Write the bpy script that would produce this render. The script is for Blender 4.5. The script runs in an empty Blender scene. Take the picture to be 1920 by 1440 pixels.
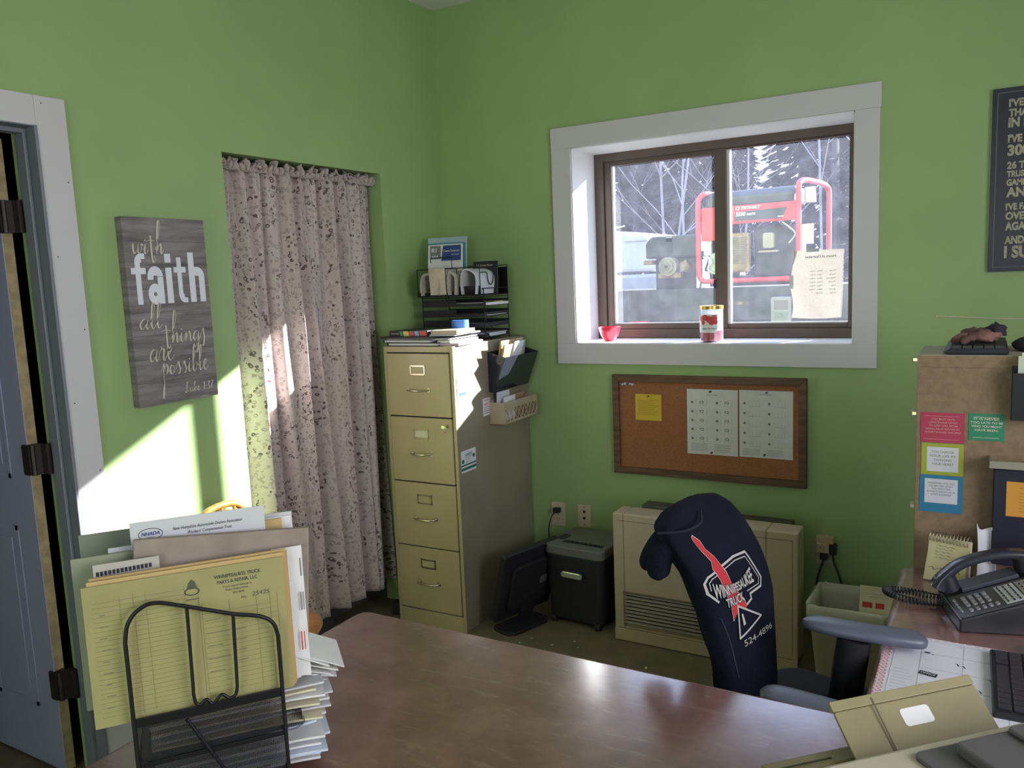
import bpy, math, random
from mathutils import Matrix, Vector
random.seed(7)
S = bpy.context.scene
COL = S.collection
V = Vector
PI = math.pi
# ------------------------------------------------------------------ camera, sky, sun, added fill, exposure
R_ = V((0.86384254, 0.50197075, -0.04244323)); U_ = V((-0.02765968, 0.1313872, 0.99094518)); D_ = V((-0.503002, 0.85484663, -0.1273822))
cam = bpy.data.cameras.new('camera'); cam.sensor_width = 36; cam.lens = 1520.735 / 1920 * 36; cam.clip_end = 300
co = bpy.data.objects.new('camera', cam); COL.objects.link(co); S.camera = co
co.matrix_world = Matrix(((R_.x, U_.x, -D_.x, 2.5106), (R_.y, U_.y, -D_.y, -3.6145), (R_.z, U_.z, -D_.z, 1.5997), (0, 0, 0, 1)))
S.view_settings.view_transform = 'Standard'; S.view_settings.look = 'None'
S.view_settings.exposure = 0.36; S.view_settings.gamma = 1; S.view_settings.use_curve_mapping = False
w = bpy.data.worlds.new('sky'); S.world = w; w.use_nodes = True
nt = w.node_tree; bg = nt.nodes['Background']
tc = nt.nodes.new('ShaderNodeTexCoord'); sp = nt.nodes.new('ShaderNodeSeparateXYZ'); cr = nt.nodes.new('ShaderNodeValToRGB')
nt.links.new(tc.outputs['Generated'], sp.inputs[0]); nt.links.new(sp.outputs['Z'], cr.inputs[0]); nt.links.new(cr.outputs[0], bg.inputs[0])
cr.color_ramp.elements[0].color = (.76, .83, 1, 1); cr.color_ramp.elements[1].color = (.42, .60, 1, 1); cr.color_ramp.elements[1].position = .9
bg.inputs[1].default_value = 3.4

def add_light(name, kind, energy, color, M, **k):
    l = bpy.data.lights.new(name, kind); l.energy = energy; l.color = color
    for a, b in k.items(): setattr(l, a, b)
    o = bpy.data.objects.new(name, l); o.matrix_world = M; COL.objects.link(o); return o

def aim(d, loc=(0, 0, 0)):
    return Matrix.Translation(V(loc)) @ V(d).to_track_quat('-Z', 'Y').to_matrix().to_4x4()
add_light('sun', 'SUN', 33, (1, .95, .88), aim((-1, -1.34, -.655)), angle=math.radians(.9))
# fill lamps added at two added windows (right-hand wall and behind the camera)
add_light('added_fill', 'AREA', 31, (1, .90, .95), aim((-1, 0, -.62), (4.12, -2.75, 1.62)), shape='RECTANGLE', size=1.7, size_y=1.15)
add_light('added_fill', 'AREA', 7, (1, .90, .95), aim((0, 1, -.62), (2.2, -5.62, 1.65)), shape='RECTANGLE', size=1.7, size_y=1.15)
# sampling portal only (guides sky light through the window in view)
pl = add_light('window_portal', 'AREA', 1, (1, 1, 1), aim((0, -1, 0), (1.40, .33, 1.74)), shape='RECTANGLE', size=1.27, size_y=.94)
pl.data.cycles.is_portal = True

# ------------------------------------------------------------------ helpers
def lin(h):
    if isinstance(h, str):
        c = [int(h[i:i + 2], 16) / 255 for i in (0, 2, 4)]
        return tuple(x / 12.92 if x < .04045 else ((x + .055) / 1.055) ** 2.4 for x in c)
    return tuple(h)

def mat(name, col, rough=.6, metal=0, bump=0, bscale=60, var=0, vscale=6, col2=None, coat=0, spec=None, stretch=None, trans=0, ior=1.45, alpha=1, emis=None, detail=4, coatior=1.5):
    m = bpy.data.materials.new(name); m.use_nodes = True; nt = m.node_tree; b = nt.nodes['Principled BSDF']
    c = lin(col); b.inputs['Base Color'].default_value = (*c, 1); b.inputs['Roughness'].default_value = rough; b.inputs['Metallic'].default_value = metal
    if spec is not None: b.inputs['Specular IOR Level'].default_value = spec
    if coat: b.inputs['Coat Weight'].default_value = coat; b.inputs['Coat Roughness'].default_value = .16; b.inputs['Coat IOR'].default_value = coatior
    if trans: b.inputs['Transmission Weight'].default_value = trans; b.inputs['IOR'].default_value = ior
    if alpha < 1: b.inputs['Alpha'].default_value = alpha
    if var or bump:
        t = nt.nodes.new('ShaderNodeTexCoord'); mp = nt.nodes.new('ShaderNodeMapping'); nt.links.new(t.outputs['Object'], mp.inputs[0])
        if stretch: mp.inputs['Scale'].default_value = stretch
    if var:
        n = nt.nodes.new('ShaderNodeTexNoise'); n.inputs['Scale'].default_value = vscale; n.inputs['Detail'].default_value = detail
        nt.links.new(mp.outputs[0], n.inputs['Vector'])
        r = nt.nodes.new('ShaderNodeValToRGB'); c2 = lin(col2) if col2 else tuple(x * (1 - var) for x in c)
        r.color_ramp.elements[0].color = (*c2, 1); r.color_ramp.elements[1].color = (*c, 1)
        r.color_ramp.elements[0].position = .38; r.color_ramp.elements[1].position = .62
        nt.links.new(n.outputs[0], r.inputs[0]); nt.links.new(r.outputs[0], b.inputs['Base Color'])
    if bump:
        n = nt.nodes.new('ShaderNodeTexNoise'); n.inputs['Scale'].default_value = bscale; n.inputs['Detail'].default_value = 5
        nt.links.new(mp.outputs[0], n.inputs['Vector'])
        bp = nt.nodes.new('ShaderNodeBump'); bp.inputs['Strength'].default_value = bump; bp.inputs['Distance'].default_value = .004
        nt.links.new(n.outputs[0], bp.inputs['Height']); nt.links.new(bp.outputs[0], b.inputs['Normal'])
    return m

def frame(o, x, y):
    x = V(x).normalized(); y = V(y).normalized(); z = x.cross(y).normalized(); y = z.cross(x)
    return Matrix(((x.x, y.x, z.x, o[0]), (x.y, y.y, z.y, o[1]), (x.z, y.z, z.z, o[2]), (0, 0, 0, 1)))

def back(x, z, y=0): return frame((x, y, z), (1, 0, 0), (0, 0, 1))          # local x right, y up, z into the room, on the back wall
def leftw(y, z, x=0): return frame((x, y, z), (0, 1, 0), (0, 0, 1))         # same on the left wall
TXT = {}
class G:
    def __init__(s, M=None): s.v = []; s.f = []; s.M = M or Matrix(); s.uv = None
    def add(s, vs, fs):
        b = len(s.v); s.v += [s.M @ V(p) for p in vs]; s.f += [tuple(i + b for i in f) for f in fs]; return s
    def box(s, x0, x1, y0, y1, z0, z1, M=None):
        vs = [(x, y, z) for z in (z0, z1) for y in (y0, y1) for x in (x0, x1)]
        if M: vs = [M @ V(p) for p in vs]
        return s.add(vs, [(0, 2, 3, 1), (4, 5, 7, 6), (0, 1, 5, 4), (2, 6, 7, 3), (0, 4, 6, 2), (1, 3, 7, 5)])
    def prism(s, poly, z0, z1):
        n = len(poly); a = sum(poly[i][0] * poly[(i + 1) % n][1] - poly[(i + 1) % n][0] * poly[i][1] for i in range(n))
        if a < 0: poly = poly[::-1]
        vs = [(x, y, z0) for x, y in poly] + [(x, y, z1) for x, y in poly]
        return s.add(vs, [tuple(range(n))[::-1], tuple(range(n, 2 * n))] + [(i, (i + 1) % n, n + (i + 1) % n, n + i) for i in range(n)])
    def rr(s, x0, x1, y0, y1, z0, z1, r=.01, k=4):
        p = []
        for cx, cy, a in ((x1 - r, y1 - r, 0), (x0 + r, y1 - r, 90), (x0 + r, y0 + r, 180), (x1 - r, y0 + r, 270)):
            for i in range(k + 1): t = math.radians(a + 90 * i / k); p.append((cx + r * math.cos(t), cy + r * math.sin(t)))
        return s.prism(p, z0, z1)
    def loft(s, secs, cap=True, closed=True):
        n = len(secs[0]); vs = [p for q in secs for p in q]; fs = []
        for k in range(len(secs) - 1):
            for i in range(n if closed else n - 1): j = (i + 1) % n; fs.append((k * n + i, k * n + j, (k + 1) * n + j, (k + 1) * n + i))
        if cap: fs += [tuple(range(n))[::-1], tuple(range((len(secs) - 1) * n, len(secs) * n))]
        return s.add(vs, fs)
    def tube(s, pts, r=.003, n=8, closed=False):
        pts = [V(p) for p in pts]; N = len(pts); secs = []; up = None
        for i, p in enumerate(pts):
            a = pts[i - 1] if (i or closed) else p; b = pts[(i + 1) % N] if (i < N - 1 or closed) else p
            t = (b - a).normalized() if (b - a).length > 1e-9 else V((0, 0, 1))
            if up is None: up = V((0, 0, 1)) if abs(t.z) < .9 else V((1, 0, 0))
            u = (up - t * up.dot(t)).normalized(); up = u; w_ = t.cross(u); rr = r[i] if isinstance(r, (list, tuple)) else r
            secs.append([p + (u * math.cos(q) + w_ * math.sin(q)) * rr for q in (2 * PI * k / n for k in range(n))])
        if closed: secs.append(secs[0])
        return s.loft(secs, cap=not closed)
    def cyl(s, p, q, r, r2=None, n=20): return s.tube([p, q], [r, r if r2 is None else r2], n)
    def lathe(s, prof, c=(0, 0, 0), n=28, cap=True):
        return s.loft([[(c[0] + r * math.cos(2 * PI * k / n), c[1] + r * math.sin(2 * PI * k / n), c[2] + z) for k in range(n)] for r, z in prof], cap)
    def ball(s, c, r, n=14):
        if not isinstance(r, (tuple, list)): r = (r, r, r)
        return s.loft([[(c[0] + r[0] * math.cos(2 * PI * k / n) * math.sin(a), c[1] + r[1] * math.sin(2 * PI * k / n) * math.sin(a), c[2] - r[2] * math.cos(a)) for k in range(n)] for a in (PI * (i + .02) / (n // 2 + .04) for i in range(n // 2 + 1))])
    def grid(s, fn, nu, nv):
        vs = [fn(i / nu, j / nv) for j in range(nv + 1) for i in range(nu + 1)]
        return s.add(vs, [(j * (nu + 1) + i, j * (nu + 1) + i + 1, (j + 1) * (nu + 1) + i + 1, (j + 1) * (nu + 1) + i) for j in range(nv) for i in range(nu)])
    def text(s, t, x, y, h, w=None, z=.0006, bold=0, align='L', fn=None, shear=0, arc=None):
        key = (t, bold)
        if key not in TXT:
            cu = bpy.data.curves.new('t', 'FONT'); cu.body = t; cu.size = 1; cu.offset = bold; cu.resolution_u = 3
            ob = bpy.data.objects.new('t', cu); me = bpy.data.meshes.new_from_object(ob)
            TXT[key] = ([tuple(v.co) for v in me.vertices], [tuple(p.vertices) for p in me.polygons])
            bpy.data.objects.remove(ob); bpy.data.curves.remove(cu); bpy.data.meshes.remove(me)
        vs, fs = TXT[key]
        if not vs: return s
        x0 = min(v[0] for v in vs); x1 = max(v[0] for v in vs); sy = h / .73; sx = (w / (x1 - x0)) if w else sy
        ww = (x1 - x0) * sx; ox = x - (ww if align == 'R' else ww / 2 if align == 'C' else 0)
        out = []
        for v in vs:
            a = ox + (v[0] - x0) * sx; b_ = y + v[1] * sy; a += shear * (b_ - y)
            if arc: b_ += arc((a - ox) / ww)
            out.append(fn(a, b_) if fn else (a, b_, z))
        return s.add(out, fs)
    def stroke(s, pts, wd, z=.0006, pen=True):
        P = smooth2(pts, 6); L = []; Rr = []
        for i, p in enumerate(P):
            a = P[max(i - 1, 0)]; b_ = P[min(i + 1, len(P) - 1)]; dx = b_[0] - a[0]; dy = b_[1] - a[1]; l = math.hypot(dx, dy) or 1
            q = wd * (.28 + .75 * (max(0, -dy / l)) ** 1.2 + .12 * abs(dy / l)) if pen else wd * .5
            L.append((p[0] - dy / l * q, p[1] + dx / l * q, z)); Rr.append((p[0] + dy / l * q, p[1] - dx / l * q, z))
        n = len(P); return s.add(L + Rr, [(i, n + i, n + i + 1, i + 1) for i in range(n - 1)])

def smooth2(p, k):
    out = []
    for i in range(len(p) - 1):
        a = p[max(i - 1, 0)]; b = p[i]; c = p[i + 1]; d = p[min(i + 2, len(p) - 1)]
        for j in range(k):
            t = j / k; out.append(tuple(.5 * ((2 * b[m]) + (-a[m] + c[m]) * t + (2 * a[m] - 5 * b[m] + 4 * c[m] - d[m]) * t * t + (-a[m] + 3 * b[m] - 3 * c[m] + d[m]) * t ** 3) for m in range(len(b))))
    out.append(tuple(p[-1])); return out

def fin(name, g, m, root=None, smooth=False, bevel=0, sub=0, solid=0, M=None):
    me = bpy.data.meshes.new(name); base = (root['M'] if False else ROOT[root.name]) if root else (M or Matrix())
    inv = base.inverted(); me.from_pydata([tuple(inv @ p) for p in g.v], [], g.f)
    if g.uv: 
        uvl = me.uv_layers.new(name='UVMap')
        for l in me.loops: uvl.data[l.index].uv = g.uv[l.vertex_index]
    me.materials.append(m); me.update()
    o = bpy.data.objects.new(name, me); COL.objects.link(o)
    if root: o.parent = root
    o.matrix_basis = Matrix() if root else base
    ROOT[o.name] = base
    if smooth:
        for p in me.polygons: p.use_smooth = True
        if smooth != 'all': me.set_sharp_from_angle(angle=math.radians(40))
    if solid: md = o.modifiers.new('solidify', 'SOLIDIFY'); md.thickness = solid; md.offset = 0
    if bevel: md = o.modifiers.new('bevel', 'BEVEL'); md.width = bevel; md.segments = 2; md.limit_method = 'ANGLE'; md.angle_limit = math.radians(40)
    if sub: md = o.modifiers.new('subsurf', 'SUBSURF'); md.levels = sub; md.render_levels = sub
    return o
ROOT = {}
def tag(o, label=None, cat=None, group=None, kind=None):
    if label: o['label'] = label
    if cat: o['category'] = cat
    if group: o['group'] = group
    if kind: o['kind'] = kind
    return o
def thing(name, label, cat, M=None, group=None, loc=None):
    M = M or Matrix.Translation(V(loc or (0, 0, 0)))
    o = bpy.data.objects.new(name, None); o.empty_display_size = .05; COL.objects.link(o); o.matrix_world = M; ROOT[o.name] = M
    return tag(o, label, cat, group)
def solo(name, g, m, label, cat, group=None, loc=None, **k):
    c = sum(g.v, V()) / len(g.v); z = min(p.z for p in g.v)
    return tag(fin(name, g, m, M=Matrix.Translation(V(loc) if loc else V((c.x, c.y, z))), **k), label, cat, group)
def struct(name, g=None, m=None, root=None, label=None, **k):
    if g is None:
        o = bpy.data.objects.new(name, None); COL.objects.link(o); ROOT[o.name] = Matrix()
    else: o = fin(name, g, m, root, **k)
    if not root: o['kind'] = 'structure'
    return o

# ------------------------------------------------------------------ materials
GREEN = mat('green_wall_paint', (.335, .475, .20), .5, bump=.12, bscale=160, var=.06, vscale=2.5, spec=.4)
CEIL = mat('ceiling_white', (.75, .75, .70), .9, bump=.2, bscale=90)
TRIM = mat('white_trim_paint', (.62, .60, .62), .5, bump=.03, bscale=60)
REVEAL = mat('white_reveal_paint', (.80, .80, .80), .45)
FLOOR = mat('brown_vinyl', (.20, .165, .10), .6, bump=.1, bscale=120, var=.25, vscale=9)
BRONZE = mat('bronze_aluminium', (.115, .085, .07), .45, metal=.3)
BEAD = mat('pale_glazing_bead', (.6, .6, .6), .5)
JAMB = mat('grey_steel_jamb', (.20, .215, .25), .5)
DOORM = mat('slate_blue_door', (.32, .33, .47), .55, bump=.03)
RAWW = mat('raw_wood_edge', (.42, .32, .17), .7, var=.3, vscale=30)
HINGE = mat('dark_bronze', (.06, .045, .045), .5, metal=.6)
BLACK = mat('black_plastic', (.018, .018, .022), .5)
BLACKM = mat('black_wire', (.012, .012, .014), .4, metal=.4)
DARK = mat('near_black', (.006, .006, .007), .8)
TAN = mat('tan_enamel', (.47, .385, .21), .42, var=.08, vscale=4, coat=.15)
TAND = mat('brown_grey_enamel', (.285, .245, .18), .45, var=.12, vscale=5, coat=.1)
CHROME = mat('brushed_nickel', (.62, .56, .42), .28, metal=1)
WHITE = mat('white_paper', (.74, .74, .72), .8, var=.05, vscale=20)
WHITE2 = mat('grey_white_paper', (.56, .57, .58), .8)
CREAM = mat('cream_paper', (.66, .60, .42), .8)
YELP = mat('yellow_form_paper', (.33, .305, .125), .8, var=.06, vscale=14)
MANILA = mat('manila_card', (.52, .37, .15), .75)
KRAFT = mat('kraft_paper', (.36, .25, .13), .8)
NEWS = mat('newsprint', (.50, .46, .40), .85, var=.3, vscale=70)
INK = mat('black_ink', (.02, .02, .03), .8)
INKG = mat('grey_ink', (.20, .20, .21), .8)
INKY = mat('olive_ink', (.20, .19, .085), .8)
INKB = mat('blue_ink', (.04, .07, .22), .8)
WINK = mat('white_print', (.80, .82, .88), .7)
CREAMI = mat('cream_print', (.66, .60, .50), .7)
RED = mat('red_print', (.55, .03, .03), .6)
BEIGE = mat('beige_plastic', (.42, .35, .235), .5, var=.05, vscale=5)
IVORY = mat('ivory_plastic', (.60, .53, .37), .4)
HEAT = mat('beige_heater_enamel', (.46, .385, .26), .45, var=.05, vscale=3)
SLATW = mat('grey_louvre', (.36, .33, .27), .5)
NAVY = mat('navy_fleece', (.009, .011, .022), .95, bump=.6, bscale=140, var=.3, vscale=8, spec=.15)
SEATF = mat('dark_seat_fabric', (.022, .020, .028), .95, bump=.3, bscale=300)
ARMP = mat('grey_blue_arm_pad', (.10, .11, .15), .38)
BROWNP = mat('brown_particle_panel', (.235, .165, .095), .75, var=.18, vscale=60, bump=.05, bscale=200)
BROWNT = mat('grey_laminate_top', (.42, .38, .33), .5)
TREEB = mat('pale_bark', (.24, .22, .22), .9); TREED = mat('grey_bark', (.10, .09, .09), .9)
GREENF = mat('dark_evergreen', (.030, .036, .044), .9, var=.5, vscale=3)
REDP = mat('red_painted_steel', (.50, .03, .05), .4)
ENG = mat('engine_black', (.022, .022, .028), .6, var=.3, vscale=20)
RUST = mat('rusty_tan_metal', (.26, .18, .11), .7, var=.4, vscale=20, col2=(.16, .07, .03))
CLEARP = mat('pale_plastic', (.40, .40, .38), .4)
SNOWW = mat('white_fibreglass', (.42, .42, .40), .4)
GROUND = mat('packed_dirt', (.22, .20, .18), .9, var=.5, vscale=1.2, col2=(.12, .10, .08))

def desk_mat(name):
    m = mat(name, (.17, .060, .048), .32, coat=1, coatior=2.0); nt = m.node_tree; b = nt.nodes['Principled BSDF']
    t = nt.nodes.new('ShaderNodeTexCoord')
    def noise(scale, st, det=6, rough=.6):
        mp = nt.nodes.new('ShaderNodeMapping'); mp.inputs['Scale'].default_value = st; nt.links.new(t.outputs['Object'], mp.inputs[0])
        n = nt.nodes.new('ShaderNodeTexNoise'); n.inputs['Scale'].default_value = scale; n.inputs['Detail'].default_value = det; n.inputs['Roughness'].default_value = rough
        nt.links.new(mp.outputs[0], n.inputs['Vector']); return n
    def ramp(n, a, ca, b_, cb):
        r = nt.nodes.new('ShaderNodeValToRGB'); r.color_ramp.elements[0].position = a; r.color_ramp.elements[0].color = ca; r.color_ramp.elements[1].position = b_; r.color_ramp.elements[1].color = cb
        nt.links.new(n.outputs[0], r.inputs[0]); return r
    g1 = ramp(noise(9, (1, 1, 1)), .4, (.17, .066, .052, 1), .66, (.25, .118, .094, 1))
    g2 = ramp(noise(28, (.35, 1.6, 1), 8, .75), .545, (0, 0, 0, 1), .70, (1, 1, 1, 1))
    mx = nt.nodes.new('ShaderNodeMix'); mx.data_type = 'RGBA'; mx.inputs[7].default_value = (.29, .19, .155, 1)
    mu = nt.nodes.new('ShaderNodeMath'); mu.operation = 'MULTIPLY'; mu.inputs[1].default_value = .8
    nt.links.new(g2.outputs[0], mu.inputs[0]); nt.links.new(mu.outputs[0], mx.inputs[0]); nt.links.new(g1.outputs[0], mx.inputs[6]); nt.links.new(mx.outputs[2], b.inputs['Base Color'])
    r = ramp(noise(14, (1, 1, 1)), .3, (.30, .30, .30, 1), .7, (.46, .46, .46, 1)); nt.links.new(r.outputs[0], b.inputs['Roughness'])
    n = noise(70, (.16, 1, 1), 6, .7); bp = nt.nodes.new('ShaderNodeBump'); bp.inputs['Strength'].default_value = .28; bp.inputs['Distance'].default_value = .0016
    nt.links.new(n.outputs[0], bp.inputs['Height']); nt.links.new(bp.outputs[0], b.inputs['Normal'])
    return m
DESK = desk_mat('worn_cherry_laminate'); DESKE = mat('worn_desk_edge', (.30, .20, .16), .3, var=.3, vscale=20)

def plank_mat():
    m = mat('grey_printed_planks', (.2, .18, .17), .75); nt = m.node_tree; b = nt.nodes['Principled BSDF']
    t = nt.nodes.new('ShaderNodeTexCoord'); mp = nt.nodes.new('ShaderNodeMapping'); nt.links.new(t.outputs['Object'], mp.inputs[0]); mp.inputs['Scale'].default_value = (2.2, 16, 1)
    n = nt.nodes.new('ShaderNodeTexNoise'); n.inputs['Scale'].default_value = 1.6; n.inputs['Detail'].default_value = 8; n.inputs['Roughness'].default_value = .65
    nt.links.new(mp.outputs[0], n.inputs['Vector']); r = nt.nodes.new('ShaderNodeValToRGB')
    for e, (p, c) in zip(r.color_ramp.elements, ((.32, (.10, .085, .085, 1)), (.70, (.34, .31, .31, 1)))): e.position = p; e.color = c
    nt.links.new(n.outputs[0], r.inputs[0]); nt.links.new(r.outputs[0], b.inputs['Base Color']); return m
PLANK = plank_mat()

def curtain_mat():
    m = mat('taupe_floral_curtain', (.4, .35, .32), .9); nt = m.node_tree; b = nt.nodes['Principled BSDF']; L = nt.links
    uv = nt.nodes.new('ShaderNodeUVMap')
    def mp(sx, sy):
        q = nt.nodes.new('ShaderNodeMapping'); q.inputs['Scale'].default_value = (sx, sy, 1); L.new(uv.outputs[0], q.inputs[0]); return q
    def math_(op, a, b_=None, c=None):
        q = nt.nodes.new('ShaderNodeMath'); q.operation = op
        for i, x in enumerate((a, b_, c)):
            if x is None: continue
            if isinstance(x, (int, float)): q.inputs[i].default_value = x
            else: L.new(x, q.inputs[i])
        return q.outputs[0]
    v1 = nt.nodes.new('ShaderNodeTexVoronoi'); v1.inputs['Scale'].default_value = 6.5; v1.inputs['Randomness'].default_value = .5; L.new(mp(1, .8).outputs[0], v1.inputs['Vector'])
    v2 = nt.nodes.new('ShaderNodeTexVoronoi'); v2.inputs['Scale'].default_value = 54; v2.inputs['Randomness'].default_value = .8; L.new(mp(1, 1).outputs[0], v2.inputs['Vector'])
    n1 = nt.nodes.new('ShaderNodeTexNoise'); n1.inputs['Scale'].default_value = 60; n1.inputs['Detail'].default_value = 3; L.new(mp(1, 1).outputs[0], n1.inputs['Vector'])
    n2 = nt.nodes.new('ShaderNodeTexNoise'); n2.inputs['Scale'].default_value = 5; L.new(mp(1, 1).outputs[0], n2.inputs['Vector'])
    ring = math_('SINE', math_('MULTIPLY', v1.outputs['Distance'], 34)); ring = math_('GREATER_THAN', ring, .1)
    petals = math_('LESS_THAN', math_('ABSOLUTE', math_('SUBTRACT', v2.outputs['Distance'], .33)), .13)
    med = math_('MULTIPLY', math_('LESS_THAN', v1.outputs['Distance'], .44), petals)
    thin = math_('LESS_THAN', math_('ABSOLUTE', math_('SUBTRACT', v1.outputs['Distance'], .43)), .018)
    spk = math_('MULTIPLY', math_('GREATER_THAN', n1.outputs[0], .45), math_('MULTIPLY', petals, .7))
    f = math_('MINIMUM', math_('ADD', math_('MULTIPLY', math_('MULTIPLY', med, ring), .95), math_('MULTIPLY', spk, math_('ADD', n2.outputs[0], .1))), 1)
    mx = nt.nodes.new('ShaderNodeMix'); mx.data_type = 'RGBA'; L.new(f, mx.inputs[0]); mx.inputs[6].default_value = (.54, .455, .43, 1); mx.inputs[7].default_value = (.13, .09, .095, 1)
    m2 = nt.nodes.new('ShaderNodeMix'); m2.data_type = 'RGBA'; L.new(math_('MULTIPLY', thin, .3), m2.inputs[0]); L.new(mx.outputs[2], m2.inputs[6]); m2.inputs[7].default_value = (.62, .58, .54, 1)
    L.new(m2.outputs[2], b.inputs['Base Color'])
    return m
CURT = curtain_mat()

def glass_mat(name, dirt=.2, tint=(.93, .96, 1)):
    m = bpy.data.materials.new(name); m.use_nodes = True; nt = m.node_tree; nt.nodes.clear(); L = nt.links
    o = nt.nodes.new('ShaderNodeOutputMaterial'); tr = nt.nodes.new('ShaderNodeBsdfTransparent'); tr.inputs[0].default_value = (*tint, 1)
    tl = nt.nodes.new('ShaderNodeBsdfTranslucent'); tl.inputs[0].default_value = (.74, .76, .98, 1)
    gl = nt.nodes.new('ShaderNodeBsdfGlossy'); gl.inputs['Roughness'].default_value = .02
    t = nt.nodes.new('ShaderNodeTexCoord'); n = nt.nodes.new('ShaderNodeTexNoise'); n.inputs['Scale'].default_value = 14; n.inputs['Detail'].default_value = 6; L.new(t.outputs['Object'], n.inputs['Vector'])
    mr = nt.nodes.new('ShaderNodeMapRange'); mr.inputs[1].default_value = .3; mr.inputs[2].default_value = .75; mr.inputs[3].default_value = dirt * .75; mr.inputs[4].default_value = dirt * 1.35; L.new(n.outputs[0], mr.inputs[0])
    a = nt.nodes.new('ShaderNodeMixShader'); L.new(mr.outputs[0], a.inputs[0]); L.new(tr.outputs[0], a.inputs[1]); L.new(tl.outputs[0], a.inputs[2])
    b = nt.nodes.new('ShaderNodeMixShader'); b.inputs[0].default_value = .05; L.new(a.outputs[0], b.inputs[1]); L.new(gl.outputs[0], b.inputs[2]); L.new(b.outputs[0], o.inputs[0])
    return m
DIRTY = glass_mat('dusty_window_glass', .018)
JARG = glass_mat('jar_glass', .10, (.95, .97, .97))

def paper_tl(name, col, fac=.5, wr=0):
    m = bpy.data.materials.new(name); m.use_nodes = True; nt = m.node_tree; nt.nodes.clear(); L = nt.links
    o = nt.nodes.new('ShaderNodeOutputMaterial'); a = nt.nodes.new('ShaderNodeBsdfDiffuse'); a.inputs[0].default_value = (*col, 1)
    b = nt.nodes.new('ShaderNodeBsdfTranslucent'); b.inputs[0].default_value = (*col, 1); mx = nt.nodes.new('ShaderNodeMixShader'); mx.inputs[0].default_value = fac
    L.new(a.outputs[0], mx.inputs[1]); L.new(b.outputs[0], mx.inputs[2]); L.new(mx.outputs[0], o.inputs[0])
    if wr:
        t = nt.nodes.new('ShaderNodeTexCoord'); n = nt.nodes.new('ShaderNodeTexNoise'); n.inputs['Scale'].default_value = 16; n.inputs['Detail'].default_value = 6; n.inputs['Distortion'].default_value = 1.2; L.new(t.outputs['Object'], n.inputs['Vector'])
        bp = nt.nodes.new('ShaderNodeBump'); bp.inputs['Strength'].default_value = wr; bp.inputs['Distance'].default_value = .02; L.new(n.outputs[0], bp.inputs['Height']); L.new(bp.outputs[0], a.inputs['Normal']); L.new(bp.outputs[0], b.inputs['Normal'])
    return m
SIGNP = paper_tl('backlit_paper', (.72, .66, .58), .09, .3)
LINER = paper_tl('bin_liner', (.74, .71, .60), .3)

# ------------------------------------------------------------------ room shell
RX, RY, H = 4.05, -5.55, 2.989
OL, OR_, OZ = -1.434, -.502, 2.1255                # curtained opening in the left wall
DL, DR, DZ = -3.06, -2.142, 2.122                  # doorway in the left wall
T = .12
g = G(); g.box(-T, 0, OR_, .30, 0, H); g.box(-T, 0, OL, OR_, OZ, H); g.box(-T, 0, DR, OL, 0, H); g.box(-T, 0, DL, DR, DZ, H); g.box(-T, 0, RY, DL, 0, H)
struct('wall_left', g, GREEN)
WX0, WX1, WZ0, WZ1, WT = .77, 2.036, 1.275, 2.211, .30
g = G(); g.box(0, WX0, 0, WT, 0, H); g.box(WX1, RX, 0, WT, 0, H); g.box(WX0, WX1, 0, WT, 0, WZ0); g.box(WX0, WX1, 0, WT, WZ1, H)
struct('wall_back', g, GREEN)
g = G(); g.box(RX, RX + .12, RY, -3.6, 0, H); g.box(RX, RX + .12, -1.9, .3, 0, H); g.box(RX, RX + .12, -3.6, -1.9, 0, 1.05); g.box(RX, RX + .12, -3.6, -1.9, 2.2, H)  # opening added for the fill lamp
struct('wall_right', g, GREEN)
g = G(); g.box(-T, 1.35, RY - .12, RY, 0, H); g.box(3.05, RX + .12, RY - .12, RY, 0, H); g.box(1.35, 3.05, RY - .12, RY, 0, 1.08); g.box(1.35, 3.05, RY - .12, RY, 2.22, H)  # gap added here for the second fill lamp
struct('wall_front', g, GREEN)
struct('floor', G().box(-2.6, RX + .12, RY - .12, .3, -.1, 0), FLOOR)
struct('ceiling', G().box(-2.6, RX + .12, RY - .12, .3, H, H + .1), CEIL)
# room beyond the doorway, dimness put into its colour, boarding behind the curtain
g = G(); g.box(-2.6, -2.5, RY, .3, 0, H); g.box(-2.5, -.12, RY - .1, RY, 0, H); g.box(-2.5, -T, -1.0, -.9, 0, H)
struct('wall_hallway', g, mat('hallway_shade_colour', (.05, .05, .06), .8))
struct('wall_recess', G().box(-.30, -.20, OL - .05, OR_ + .05, 0, OZ + .05).box(-.20, -T, OL - .05, OL, 0, OZ).box(-.20, -T, OR_, OR_ + .05, 0, OZ).box(-.20, -T, OL, OR_, OZ, OZ + .05), mat('recess_dark', (.08, .075, .07), .8))
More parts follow.
